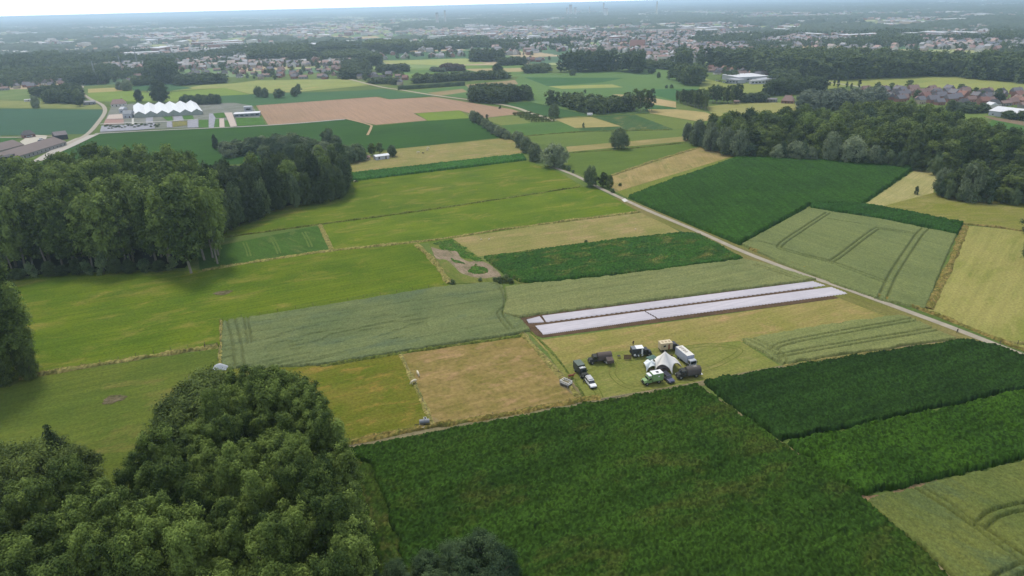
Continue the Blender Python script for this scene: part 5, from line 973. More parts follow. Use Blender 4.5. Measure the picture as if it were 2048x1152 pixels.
def far_towns():
    r = np.random.default_rng(77); V = []; Fc = []; Cc = []; n = 0
    wc = [C(222, 218, 210), C(190, 174, 158), C(170, 128, 114), C(186, 182, 176)]; rc_ = [C(140, 136, 142), C(150, 132, 126), C(160, 126, 116), C(112, 112, 120), C(158, 158, 162), C(206, 208, 212)]
    spots = []
    for (u, v, ru, rv) in TOWNS:
        k = int(ru*rv*(.10 if v > 80 else .12))
        for _ in range(k):
            a = r.random()*6.283; q = math.sqrt(r.random())*1.15; uu, vv = u+ru*q*math.cos(a), v+rv*q*math.sin(a)
            hz_ = 15+.0252*(1024-uu)
            if vv < hz_+12: continue
            p = G(uu, vv)
            if ddist(p) > 1180 and not (1095 < uu < 1290 and vv > 108) and not (uu < 760 and vv > 118 and ddist(p) < 1280): spots.append((p[0], p[1], 0))
    for _ in range(3000):
        d = 1500*math.exp(r.random()*2.2); a = math.radians(r.uniform(-39, 39)); spots.append((d*math.sin(a), d*math.cos(a), 0))
    for _ in range(520):
        d = 1900*math.exp(r.random()*1.9); a = math.radians(r.uniform(-39, 39)); spots.append((d*math.sin(a), d*math.cos(a), 1))
    for x, y, big in spots:
        d = math.hypot(x, y); an = round(r.random()*4)*math.pi/2+.2+r.normal()*.1; L, W = r.uniform(9, 18), r.uniform(8, 12); ev, rd = r.uniform(3, 6), 0
        if big: L, W, ev = r.uniform(35, 110), r.uniform(20, 45), r.uniform(7, 12)
        if d > 3000 and not big: L *= 1.3; W *= 1.3; ev *= 1.2
        rd = ev+(1.0 if big else r.uniform(2.6, 4.5)); c, s_ = math.cos(an), math.sin(an); hx, hy = L/2, W/2
        loc = [(-hx, -hy, -1), (hx, -hy, -1), (hx, hy, -1), (-hx, hy, -1), (-hx, -hy, ev), (hx, -hy, ev), (hx, hy, ev), (-hx, hy, ev), (-hx, 0, rd-.1), (hx, 0, rd-.1)]
        rf = [(-hx-.3, -hy-.4, ev-.1), (hx+.3, -hy-.4, ev-.1), (hx+.3, hy+.4, ev-.1), (-hx-.3, hy+.4, ev-.1), (-hx-.3, 0, rd), (hx+.3, 0, rd)]
        V += [(x+p[0]*c-p[1]*s_, y+p[0]*s_+p[1]*c, p[2]+1.0) for p in loc+rf]
        cw = wc[r.integers(4)]; cf = rc_[5] if big and r.random() < .7 else (rc_[r.integers(5)]); Cc += [cw]*10+[cf]*6
        Fc += [(n, n+1, n+5, n+4), (n+2, n+3, n+7, n+6), (n+1, n+2, n+6, n+5), (n+3, n, n+4, n+7), (n+5, n+6, n+9, n+9), (n+7, n+4, n+8, n+8), (n+10, n+11, n+15, n+14), (n+12, n+13, n+14, n+15)]; n += 16
    me = bpy.data.meshes.new('far_town'); me.from_pydata([tuple(map(float, v)) for v in V], [], [tuple(dict.fromkeys(f)) for f in Fc]); at = me.attributes.new('col', 'FLOAT_COLOR', 'POINT'); at.data.foreach_set('color', np.array(Cc, dtype=np.float32).ravel())
    me.materials.append(tintmat('far_buildings', .6, .4)); o = bpy.data.objects.new('far_town', me); COL.objects.link(o); tag(o, 'scattered houses, halls and towns of the far plain', 'town', kind='stuff')
    # trees among them
    it = []
    for x, y, big in spots:
        if math.hypot(x, y) < 2400 and not big:
            for _ in range(2): it.append((LF[r.integers(4)], x+r.normal()*16, y+r.normal()*16, r.uniform(.35, .8), 1.2, r.random()*6))
    merged('garden_trees', 'garden trees scattered through the far town', it, 'trees', mt['mid'])
far_towns()
def far_trees():
    LQ = [Proto('far', 'broad', M['broad'], 14, .2, 5.5, 11, 15, 2.7, 2.6, 300+i) for i in range(4)]
    xs, ys = np.meshgrid(np.arange(-1500, 1700, 10.5), np.arange(950, 2200, 10.5)); xs = xs+rng.uniform(-4.5, 4.5, xs.shape); ys = ys+rng.uniform(-4.5, 4.5, xs.shape); m_ = wood_mask(xs, ys)[0] & (np.hypot(xs, ys) < 2190); it = []
    for x, y in zip(xs[m_], ys[m_]):
        if inview((x, y), 20): it.append((LQ[rng.integers(4)], x, y, (.62+.45*float(vnoise(np.array([x]), np.array([y]), 120., 5)[0]))*rng.uniform(.85, 1.3), 1.15, rng.random()*6.28))
    print('far trees', len(it)); merged('woodland', 'bushy woods between the far fields beyond the villages', it, 'woods', mt['mid'])
far_trees()

# ------------------------------------------------------------------ camp vehicles (x forward, y left)
m_tyre = pc(34, 34, 36, 'tyre_rubber', .9); m_rim = pc(140, 140, 138, 'wheel_rim', .5); m_chas = pc(44, 44, 44, 'chassis_paint', .7); m_lamp = pc(230, 230, 220, 'headlight_glass', .2)
def place2(rear, front, hoff=0.0):
    a, b = G(*rear)[:2], G(*front)[:2]; d = b-a; return (a+b)/2, math.atan2(d[1], d[0]), np.hypot(*d)
def wheels(t, xs, yw, r, w=.32):
    for x in xs:
        for s in (-1, 1):
            o = MB().cyl((0, -w/2*s, 0), (0, w/2*s, 0), r, r, 18).build('wheel', m_tyre, t, loc=(x, s*yw, r))
            MB().cyl((0, s*(w/2+.003), 0), (0, s*(w/2+.03), 0), r*.55, r*.5, 12).build('rim', m_rim, o)
def lamps(t, x, y, z, r=.14):
    for s in (-1, 1): MB().cyl((x, s*y, z), (x+.06, s*y, z), r, r, 10).build('headlight', m_lamp, t)
def truck(name, label, rear, front, paint, L=6.4, nose=1.3, cabl=1.5, cabh=2.6, W=2.3, boxes=None, r=.56, roofbox=None, cabroof=None, axles=None, tarp=None, extra=None, s=1.0):
    """nose: bonnet length (0 = cab over engine)"""
    c, rz, LL = place2(rear, front); t = thing(name, label, 'truck', (c[0], c[1], ZC), rz); t.scale = (s,)*3
    hL = L/2; hw = W/2; MB().box(-hL+.1, hL-.35, -.45, .45, .62, .88).box(-hL+.1, -hL+.25, -hw+.05, hw-.05, .55, .75).build('chassis', m_chas, t)
    xf = hL
    if nose:
        m = MB().pry([(xf-nose, .75), (xf-.05, .75), (xf, .9), (xf-.03, 1.35), (xf-.25, 1.5), (xf-nose, 1.62)], -hw*.74, hw*.74); m.build('bonnet', paint, t, bevel=.06)
        for sd_ in (-1, 1): MB().pry([(xf-nose-.05, .75), (xf-nose-.05, 1.05), (xf-nose+.35, 1.25), (xf-.35, 1.25), (xf-.05, .95), (xf-.05, .8), (xf-.4, 1.1), (xf-nose+.35, 1.1)], sd_*hw*.76 if sd_ > 0 else -hw, hw if sd_ > 0 else -hw*.76).build('mudguard', paint, t)
        MB().box(xf+.003, xf+.03, -.42, .42, .9, 1.35).build('grille', m_chas, t); lamps(t, xf-.03, hw*.62, 1.1)
    xc = xf-nose; MB().pry([(xc-cabl, .7), (xc-.02, .7), (xc, 1.5 if nose else 1.3), (xc-.22, cabh-.12), (xc-.32, cabh), (xc-cabl, cabh)], -hw*.92, hw*.92).build('cab', paint, t, bevel=.07)
    if cabroof: MB().box(xc-cabl+.1, xc-.5, -hw*.78, hw*.78, cabh+.004, cabh+.07).build('cab_roof_panel', cabroof, t)
    z1, z2 = (1.62 if nose else 1.45), cabh-.25; x1, x2 = xc+.012-.02, xc-.2
    MB().add([(x1+.02, -hw*.82, z1), (x1+.02, hw*.82, z1), (x2+.03, hw*.76, z2), (x2+.03, -hw*.76, z2), (x1-.02, -hw*.82, z1), (x1-.02, hw*.82, z1), (x2-.02, hw*.76, z2), (x2-.02, -hw*.76, z2)], [(0, 1, 2, 3), (7, 6, 5, 4), (0, 3, 7, 4), (1, 5, 6, 2), (3, 2, 6, 7), (0, 4, 5, 1)]).build('windscreen', glass, t)
    for sd_ in (-1, 1):
        y0 = sd_*hw*.925; MB().box(xc-cabl*.8, xc-.35, min(y0, y0+sd_*.02), max(y0, y0+sd_*.02), z1, z2).build('side_window', glass, t)
    MB().box(xf-.02, xf+.14, -hw+.05, hw-.05, .5, .74).build('bumper', m_chas, t)
    if not nose: lamps(t, xf, hw*.7, .95); MB().box(xf+.003, xf+.03, -.5, .5, 1.0, 1.25).build('grille', m_chas, t)
    x0, x1 = -hL, xc-cabl-.15
    if boxes:
        bw, bh, bm, rm_ = boxes; MB().box(x0, x1, -bw/2, bw/2, .95, bh).build('cargo_box', bm, t, bevel=.05); MB().box(x0+.06, x1-.06, -bw/2+.06, bw/2-.06, bh+.004, bh+.06).build('box_roof', rm_, t)
    if tarp:
        bw, sh_, bh, tm_ = tarp; prof = [(-bw/2, 1.15), (bw/2, 1.15), (bw/2, sh_)]+[(bw/2*math.cos(a), sh_+(bh-sh_)*math.sin(a)) for a in np.linspace(.25, math.pi-.25, 9)]+[(-bw/2, sh_)]
        MB().box(x0, x1, -bw/2-.03, bw/2+.03, .95, 1.16).build('load_bed', paint, t); b = MB().prx(prof, x0+.02, x1-.02).build('tarpaulin', tm_, t)
        rb = MB()
        for x in np.linspace(x0+.3, x1-.3, 5):
            rb.prx([(y*1.012, z+.02) for y, z in prof[2:]]+[(y*.985, z-.03) for y, z in prof[:1:-1]], x-.04, x+.04)
        rb.build('tarp_bow', tm_, b)
    wheels(t, axles or (hL-.85, -hL+1.3), hw-.2, r)
    for sd_ in (-1, 1): MB().box(xc-.25, xc-.15, sd_*(hw+.02) if sd_ > 0 else -hw-.24, sd_*(hw+.24) if sd_ > 0 else -hw-.02, 1.6, 2.0).build('mirror', m_chas, t)
    if extra: extra(t, x0, x1, hw)
    return t
army = pc(78, 84, 74, 'army_green_paint', .75); army_d = pc(58, 60, 56, 'dark_army_paint', .8); tarp_b = pc(98, 86, 80, 'brown_canvas', .9); tarp_g = pc(92, 86, 82, 'grey_brown_canvas', .9); grn = pc(136, 172, 110, 'light_green_paint', .5)
wht = pc(246, 246, 246, 'white_paint', .45); lgr = pc(178, 184, 200, 'light_grey_panel', .5); drk = pc(46, 50, 58, 'dark_blue_grey_paint', .5); crm = pc(216, 198, 162, 'cream_panel', .6); silver = pc(190, 194, 200, 'silver_panel', .4)
def x1_(t, x0, x1, hw):
    MB().box(.5, 1.0, -.35, .35, 2.62, 2.68).build('roof_hatch', wht, t); MB().cyl((-3.05, 0, 1.6), (-3.3, 0, 1.6), .42, .42, 14).build('spare_wheel', m_tyre, t)
truck('army_truck', 'dark green box-bodied army truck facing the white off-roader', (1155, 741), (1168.5, 756), army_d, L=6.2, nose=1.2, cabl=1.4, boxes=(2.3, 3.05, army, pc(104, 116, 106, 'grey_green_roof', .8)), cabroof=pc(190, 192, 190, 'pale_roof_plate'), extra=x1_)
def x2_(t, x0, x1, hw):
    m = MB().prx([(hw, 1.0), (hw+1.9, .75), (hw+1.9, 1.75), (hw, 2.15)], x0+.1, x0+2.1); m.build('side_awning', tarp_b, t)
truck('tarped_truck', 'brown army truck with long rounded canvas and side awning, behind the army box truck', (1221, 722), (1178, 727), army_d, L=7.0, nose=1.1, cabl=1.4, cabh=2.5, tarp=(2.4, 2.0, 3.15, tarp_b), axles=(2.6, -1.3, -2.5), extra=x2_)
def x4_(t, x0, x1, hw):
    MB().box(x0+1.3, x1-.1, -1.12, 1.12, 2.97, 3.03).build('white_roof_panel', wht, t); MB().box(x1-.9, x1-.45, -1.17, -1.153, 1.05, 2.8).build('door', wht, t); MB().cyl((x0, .5, 1.5), (x0-.28, .5, 1.5), .42, .42, 14).build('spare_wheel', m_tyre, t)
    MB().box(x0+.5, x0+1.1, -1.25, -1.16, .7, 1.3).build('hanging_cloth', wht, t); MB().box(x0+1.5, x0+2.2, -1.17, -1.155, 1.7, 2.2).build('box_window', glass, t)
truck('camper_truck', 'dark camper truck with half white roof and white side door', (1265, 713), (1298, 710), drk, L=6.2, nose=.9, cabl=1.4, cabh=2.35, boxes=(2.3, 2.9, pc(62, 68, 78, 'dark_panel', .5), pc(120, 126, 132, 'grey_roof', .6)), extra=x4_)
def x5_(t, x0, x1, hw):
    MB().box(x1-1.5, x1-.9, -1.2, -1.16, 1.05, 2.7).build('door', pc(150, 100, 78, 'wooden_door'), t); MB().box(x0+.8, x0+1.6, -1.18, -1.16, 1.9, 2.5).build('box_window', glass, t)
    for i in range(3): MB().box(x0+.6+i*1.1, x0+1.2+i*1.1, -.4, .4, 3.17, 3.23).build('roof_hatch', pc(180, 160, 130, 'tan_hatch'), t)
truck('camper_truck', 'cream box camper truck with dark cab at the back of the camp', (1322, 703), (1353, 699), pc(56, 56, 66, 'dark_cab_paint', .5), L=6.4, nose=0.9, cabl=1.5, cabh=2.5, boxes=(2.3, 3.1, crm, pc(222, 206, 172, 'cream_roof', .6)), extra=x5_)
def x6_(t, x0, x1, hw):
    for i in range(4): MB().box(x0+.6+i*1.05, x0+1.2+i*1.05, -.5, .4, 3.47, 3.55).build('roof_hatch', pc(176, 168, 158, 'roof_hatch'), t)
truck('box_truck', 'tall white box truck facing the camera right of the star tent', (1357, 713), (1386, 737), silver, L=8.2, nose=0, cabl=1.6, cabh=2.5, boxes=(2.45, 3.4, lgr, pc(232, 228, 220, 'white_roof', .5)), axles=(3.0, -1.6, -2.7), extra=x6_)
def x7_(t, x0, x1, hw):
    MB().box(x0+1.0, x0+2.2, -.5, .35, 3.12, 3.18).build('roof_patch', pc(160, 156, 150, 'pale_patch'), t); MB().box(x0-1.2, x0-.1, -1.0, 0, .02, .12).build('ground_sheet', wht, t)
truck('tarped_truck', 'grey-brown army truck with rounded canvas near the track', (1397, 751), (1354, 757), army_d, L=7.0, nose=1.0, cabl=1.6, cabh=2.6, tarp=(2.5, 2.05, 3.2, tarp_g), axles=(2.6, -2.1), r=.62, extra=x7_)
def x8_(t, x0, x1, hw):
    MB().box(x0+1.2, x0+1.7, 1.19, 1.2, 2.2, 2.6).build('box_window', wht, t); MB().box(x0+1.2, x0+1.9, -.2, .5, 3.3, 3.38).build('roof_hatch', m_chas, t); MB().box(x1+.3, x1+1.2, -.9, .9, 2.65, 2.95).build('roof_rack', wht, t)
truck('camper_truck', 'light green camper truck with white roof facing left beside the tent', (1320, 763), (1288, 769), grn, L=5.8, nose=1.1, cabl=1.3, cabh=2.4, boxes=(2.3, 3.2, grn, wht), r=.52, extra=x8_)
def car(label, rear, front, paint, name='off_roader', W=1.85, L=4.7, roof=None, tent=None):
    c, rz, LL = place2(rear, front); t = thing(name, label, 'car', (c[0], c[1], ZC), rz); h = L/2; w_ = W/2
    MB().pry([(-h, .45), (-h+.3, .4), (h-.3, .4), (h, .5), (h-.02, .85), (h-.12, .98), (h-1.25, 1.1), (h-1.35, 1.12), (-h+.02, 1.12)], -w_, w_).build('body', paint, t, bevel=.06)
    MB().add([(-h+.06, -w_*.95, 1.12), (h-1.3, -w_*.95, 1.12), (h-1.3, w_*.95, 1.12), (-h+.06, w_*.95, 1.12), (-h+.18, -w_*.82, 1.78), (h-1.85, -w_*.82, 1.78), (h-1.85, w_*.82, 1.78), (-h+.18, w_*.82, 1.78)], [(0, 1, 5, 4), (1, 2, 6, 5), (2, 3, 7, 6), (3, 0, 4, 7)]).build('window_band', glass, t)
    MB().box(-h+.1, h-1.8, -w_*.86, w_*.86, 1.76, 1.86).build('roof', roof or paint, t, bevel=.04)
    for x in (-h+.12, -h+1.6, h-1.95):
        for s in (-1, 1): MB().add([(x, s*w_*.955, 1.12), (x+.12, s*w_*.955, 1.12), (x+.14, s*w_*.825, 1.78), (x+.02, s*w_*.825, 1.78), (x, s*w_*.93, 1.12), (x+.12, s*w_*.93, 1.12), (x+.14, s*w_*.80, 1.78), (x+.02, s*w_*.80, 1.78)], [(0, 1, 2, 3), (7, 6, 5, 4), (0, 3, 7, 4), (1, 5, 6, 2)]).build('pillar', paint, t)
    wheels(t, (h-.9, -h+.95), w_-.1, .4, .26); lamps(t, h-.05, w_*.75, .78, .11); MB().box(h-.05, h+.1, -w_+.04, w_-.04, .4, .62).build('bumper', m_chas, t)
    MB().cyl((-h, 0, .95), (-h-.22, 0, .95), .36, .36, 14).build('spare_wheel', m_tyre, t)
    if tent: MB().box(-h+.2, h-2.1, -w_*.75, w_*.75, 1.9, 2.15).build('roof_tent', tent, t, bevel=.05)
    else:
        rr = MB(); [rr.box(x, x+.06, -w_*.8, w_*.8, 1.9, 1.95) for x in np.linspace(-h+.3, h-2.2, 6)]; [rr.box(-h+.3, h-2.1, s*w_*.8-.03, s*w_*.8+.03, 1.87, 1.93) for s in (-1, 1)]; rr.build('roof_rack', m_chas, t)
car('white off-roader with roof box parked at the left of the camp', (1176, 764), (1187, 778), wht, tent=pc(196, 196, 200, 'pale_roof_box'))
car('dark blue estate off-roader between green camper and grey-brown truck', (1328, 755), (1342, 767), pc(86, 88, 116, 'dark_blue_paint', .4), roof=pc(70, 72, 88, 'dark_roof_paint', .4))
# star tent: sheet stretched from a mast to pegged points
def star_tent(label, peak, tips, H, edge_h, mat, name='star_tent', low=.35, poles=True):
    c = G(*peak[:2]); c = np.array([c[0], c[1]]); T = [G(*t_)[:2]-c for t_ in tips]; T.sort(key=lambda p: math.atan2(p[1], p[0])); t = thing(name, label, 'tent', (c[0], c[1], ZC)); V = [(0, 0, H)]; n = len(T); m_ = 9; rings = 12; Fc = []
    ang = []; rad = []
    for i in range(n):
        a0 = math.atan2(T[i][1], T[i][0]); a1 = math.atan2(T[(i+1) % n][1], T[(i+1) % n][0]); a1 += 2*math.pi if a1 < a0 else 0; r0, r1 = np.hypot(*T[i]), np.hypot(*T[(i+1) % n])
        for k_ in range(m_):
            f = k_/m_; s = 4*f*(1-f); ang.append(a0+(a1-a0)*f); rad.append(((r0*(1-f)+r1*f)*(1-.33*s**.6), s))
    for j in range(1, rings+1):
        q = j/rings
        for a, (rr_, s) in zip(ang, rad):
            ztip = .15*(1-s)+edge_h*s**.45; z = ztip+(H-ztip)*(1-q)**1.18; V.append((rr_*q*math.cos(a), rr_*q*math.sin(a), z))
    k = n*m_
    Fc = [(0, 1+i, 1+(i+1) % k, 0) for i in range(k)]; me = bpy.data.meshes.new('canopy'); me.from_pydata([tuple(map(float, v)) for v in V], [], [(0, 1+i, 1+(i+1) % k) for i in range(k)]+[(1+(j-1)*k+i, 1+j*k+i, 1+j*k+(i+1) % k, 1+(j-1)*k+(i+1) % k) for j in range(1, rings) for i in range(k)])
    me.materials.append(mat); o = bpy.data.objects.new('canopy', me); COL.objects.link(o); o.parent = t; so_ = o.modifiers.new('cloth', 'SOLIDIFY'); so_.thickness = .03
    for p in me.polygons: p.use_smooth = True
    MB().cyl((0, 0, 0), (0, 0, H), .06, .05, 8).build('mast', m_steel, t)
    return t
m_cloth = pc(250, 244, 236, 'white_tent_cloth', .7, .03); m_cloth2 = pc(240, 246, 246, 'pale_tent_cloth', .7, .03)
star_tent('large white star-shaped tent with one tall peak in the camp', (1327.5, 739), [(1309, 744), (1344.7, 750), (1365, 737), (1302, 727), (1346, 722)], 5.9, 2.7, m_cloth)
star_tent('lower white stretch tent joined to the left of the star tent', (1301, 741), [(1286, 730), (1292.5, 745.5), (1313, 742), (1312, 729), (1298, 726)], 3.1, 2.1, m_cloth2)
def gazebo(label, u, v, w_, d, h, mat, rz=.3):
    p = G(u, v); t = thing('gazebo', label, 'gazebo', (p[0], p[1], ZC), rz); x, y = w_/2, d/2
    MB().add([(-x, -y, h), (x, -y, h), (x, y, h), (-x, y, h), (0, 0, h+.7), (-x, -y, h-.2), (x, -y, h-.2), (x, y, h-.2), (-x, y, h-.2)], [(0, 1, 4), (1, 2, 4), (2, 3, 4), (3, 0, 4), (0, 5, 6, 1), (1, 6, 7, 2), (2, 7, 8, 3), (3, 8, 5, 0)]).build('canopy', mat, t)
    for a in ((-1, -1), (1, -1), (1, 1), (-1, 1)): MB().cyl((a[0]*(x-.05), a[1]*(y-.05), 0), (a[0]*(x-.05), a[1]*(y-.05), h), .03, .03, 6).build('pole', m_steel, t)
gazebo('dark green folding gazebo behind the white tents', 1303.5, 728, 2.9, 2.4, 2.1, pc(88, 118, 108, 'dark_green_cloth'), .5)
# furniture under the tents
m_wood = pc(128, 104, 84, 'wood'); m_fab = pc(140, 128, 130, 'grey_fabric')
def table(label, u, v, L, W, h, mat, rz, name='table'):
    p = G(u, v); t = thing(name, label, 'table', (p[0], p[1], ZC), rz); MB().box(-L/2, L/2, -W/2, W/2, h-.05, h).build('tabletop', mat, t)
    for a in ((-1, -1), (1, -1), (1, 1), (-1, 1)): MB().box(a[0]*(L/2-.08)-.03, a[0]*(L/2-.08)+.03, a[1]*(W/2-.08)-.03, a[1]*(W/2-.08)+.03, 0, h-.05).build('leg', m_wood, t)
table('long wooden table under the star tent', 1327, 743, 2.4, .8, .75, m_wood, .2); table('small table under the lower white tent', 1302, 744, 1.6, .8, .75, m_wood, .4)
table('small dark fire table left of the wooden windbreak', 1237.5, 716, .9, .9, .7, m_chas, .3)
p = G(1325, 740); t = thing('lounge_tent', 'low grey tent wall inside the star tent', 'tent', (p[0], p[1], ZC), .15); MB().prx([(-1., 0), (1., 0), (.8, 1.4), (0, 1.8), (-.8, 1.4)], -1.6, 1.6).build('tent_fabric', m_fab, t, bevel=.1); MB().box(-.5, .5, -1.02, -1.0, .1, 1.2).build('door_flap', pc(90, 84, 88, 'dark_fabric'), t)
def chair(label, u, v, rz):
    p = G(u, v); t = thing('folding_chair', label, 'chair', (p[0], p[1], ZC), rz); MB().box(-.25, .25, -.25, .25, .42, .46).build('seat', wht, t); MB().prx([(-.25, .46), (.25, .46), (.25, .95), (-.25, .95)], -.29, -.25).build('backrest', wht, t)
    for a in ((-1, -1), (1, -1), (1, 1), (-1, 1)): MB().cyl((a[0]*.22, a[1]*.22, 0), (a[0]*.22, a[1]*.22, .42), .02, .02, 6).build('leg', m_steel, t)
chair('white folding chair left of the other one before the dark camper truck', 1277, 715, 1.2); chair('white folding chair nearest the front wheel of the dark camper truck', 1284, 714, 1.8); chair('white folding chair under the awning of the brown tarped truck', 1214, 729, .6)
# flattened wheel tracks in the camp grass
m_flat = field_mat(C(104, 108, 50), C(94, 104, 46), C(128, 118, 72), ang=A1, name='flattened_grass')
for k_, (pts_, w_) in enumerate((([(1390, 768), (1372, 762), (1350, 764), (1322, 772), (1290, 778)], 'by the green camper'), ([(1200, 796), (1196, 786), (1188, 774), (1178, 762)], 'behind the white off-roader'), ([(1290, 778), (1250, 772), (1225, 750), (1228, 732), (1222, 722)], 'leading to the brown tarped truck'), ([(1400, 742), (1440, 728), (1480, 700), (1420, 690), (1360, 698)], 'circling behind the white box truck'))):
    for o_, q_ in ((0, 'first'), (1, 'second')):
        pp = pair(pts_, 1.7)[o_]; n_ = len(pp); T_ = np.gradient(pp, axis=0); T_ /= np.linalg.norm(T_, axis=1)[:, None]+1e-9; Nn_ = np.stack([-T_[:, 1], T_[:, 0]], 1)*.17
        o = meshnp('wheel_mark', np.r_[np.c_[pp+Nn_, np.full(n_, ZC-.006)], np.c_[pp-Nn_, np.full(n_, ZC-.006)]], [(i, i+n_, i+n_+1, i+1) for i in range(n_-1)], m_flat); tag(o, '%s flattened wheel mark %s' % (q_, w_), 'wheel mark', kind='structure')
# wooden windbreak
a, b = G(1248, 719.5)[:2], G(1262.5, 720)[:2]; c = (a+b)/2; t = thing('windbreak', 'brown slatted wooden windbreak standing on the grass', 'screen', (c[0], c[1], ZC), math.atan2(*(b-a)[::-1])+.1); Lw = np.hypot(*(b-a))
m = MB(); [m.box(-Lw/2+i*Lw/12, -Lw/2+(i+.88)*Lw/12, -.02, .02, .1, 1.65) for i in range(12)]; m.build('slat_panel', m_wood, t); MB().box(-Lw/2, Lw/2, .03, .07, 1.3, 1.4).box(-Lw/2, Lw/2, .03, .07, .3, .4).build('rail', m_wood, t)
for s in (-1, 1): MB().box(s*Lw/2-.04, s*Lw/2+.04, .07, .15, 0, 1.75).build('post', m_wood, t)
# feeder with white rim
p = G(1132, 771); t = thing('hay_feeder', 'white-rimmed metal hay feeder on trampled soil left of the camp', 'feeder', (p[0], p[1], ZC), -.75)
m = MB()
for zz in (.9, 1.4): m.box(-1.5, 1.5, -1.0, -.9, zz, zz+.13).box(-1.5, 1.5, .9, 1.0, zz, zz+.13).box(-1.5, -1.4, -.9, .9, zz, zz+.13).box(1.4, 1.5, -.9, .9, zz, zz+.13)
m.build('rim', wht, t); m = MB()
for i in range(11):
    for s in (-1, 1): m.cyl((-1.45+i*.29, s*.95, .5), (-1.45+i*.29, s*.95, 1.4), .025, .025, 5)
m.build('bars', m_steel, t); MB().box(-1.45, 1.45, -.9, .9, .25, .6).build('tray', pc(110, 108, 104, 'zinc_tray'), t); MB().box(-1.2, 1.2, -.7, .7, .603, .95).build('hay', pc(128, 118, 92, 'old_hay'), t, bevel=.2)
for sx in (-1, 1):
    for sy in (-1, 1): MB().box(sx*1.35-.05, sx*1.35+.05, sy*.9-.05, sy*.9+.05, 0, 1.4).build('leg', m_steel, t)
flat('trampled_soil', np.array(smoothline(GP([(1118, 758), (1138, 756), (1158, 772), (1164, 790), (1150, 792), (1132, 780), (1120, 772), (1118, 758)]), 4))[:-1], field_mat(C(116, 106, 84), C(130, 118, 84), ang=0, patch=.3, name='trodden_soil'), 'trampled bare soil around the hay feeder', 'earth', z=ZC)
flat('trampled_soil', np.array(smoothline(GP([(858, 838), (872, 836), (884, 850), (872, 857), (862, 850), (858, 838)]), 4))[:-1], field_mat(C(150, 130, 96), C(130, 120, 76), ang=0, patch=.3, name='trodden_soil'), 'bare trodden soil by the water tank', 'earth', z=ZC)
# water tank trailer
c, rz, LL = place2((858, 850), (841, 852)); t = thing('water_trailer', 'grey water tank trailer at the pasture corner by the track', 'trailer', (c[0], c[1], ZC), rz)
tk = MB().cyl((-1.3, 0, 1.15), (1.3, 0, 1.15), .62, .62, 18).build('tank', pc(136, 140, 146, 'zinc_tank', .45, .15), t, bevel=.08); MB().cyl((0, 0, 1.75), (0, 0, 1.9), .22, .22, 10).build('lid', m_steel, tk)
MB().box(-1.4, 1.4, -.5, -.4, .42, .56).box(-1.4, 1.4, .4, .5, .42, .56).box(1.4, 2.6, -.06, .06, .42, .54).build('frame', m_chas, t); wheels(t, (0,), .72, .38, .22); MB().cyl((2.4, 0, 0), (2.4, 0, .42), .04, .04, 6).build('jockey_leg', m_steel, t)
for i, (u, v, lb, a) in enumerate([(851, 841, 'pale drinking trough behind the water tank trailer', 1.9), (844, 856, 'pale drinking trough in front of the water tank trailer', 2.2)]):
    p = G(u, v); t = thing('drinking_trough', lb, 'trough', (p[0], p[1], ZC), a); MB().add([(-.7, -.3, 0), (.7, -.3, 0), (.7, .3, 0), (-.7, .3, 0), (-.8, -.4, .55), (.8, -.4, .55), (.8, .4, .55), (-.8, .4, .55), (-.7, -.3, .55), (.7, -.3, .55), (.7, .3, .55), (-.7, .3, .55), (-.65, -.26, .15), (.65, -.26, .15), (.65, .26, .15), (-.65, .26, .15)], [(3, 2, 1, 0), (0, 1, 5, 4), (1, 2, 6, 5), (2, 3, 7, 6), (3, 0, 4, 7), (4, 5, 9, 8), (5, 6, 10, 9), (6, 7, 11, 10), (7, 4, 8, 11), (8, 9, 13, 12), (9, 10, 14, 13), (10, 11, 15, 14), (11, 8, 12, 15), (12, 13, 14, 15)]).build('basin', pc(206, 206, 196, 'pale_plastic'), t); MB().box(-.55, .55, -.22, .22, .38, .4).build('water', glass, t)

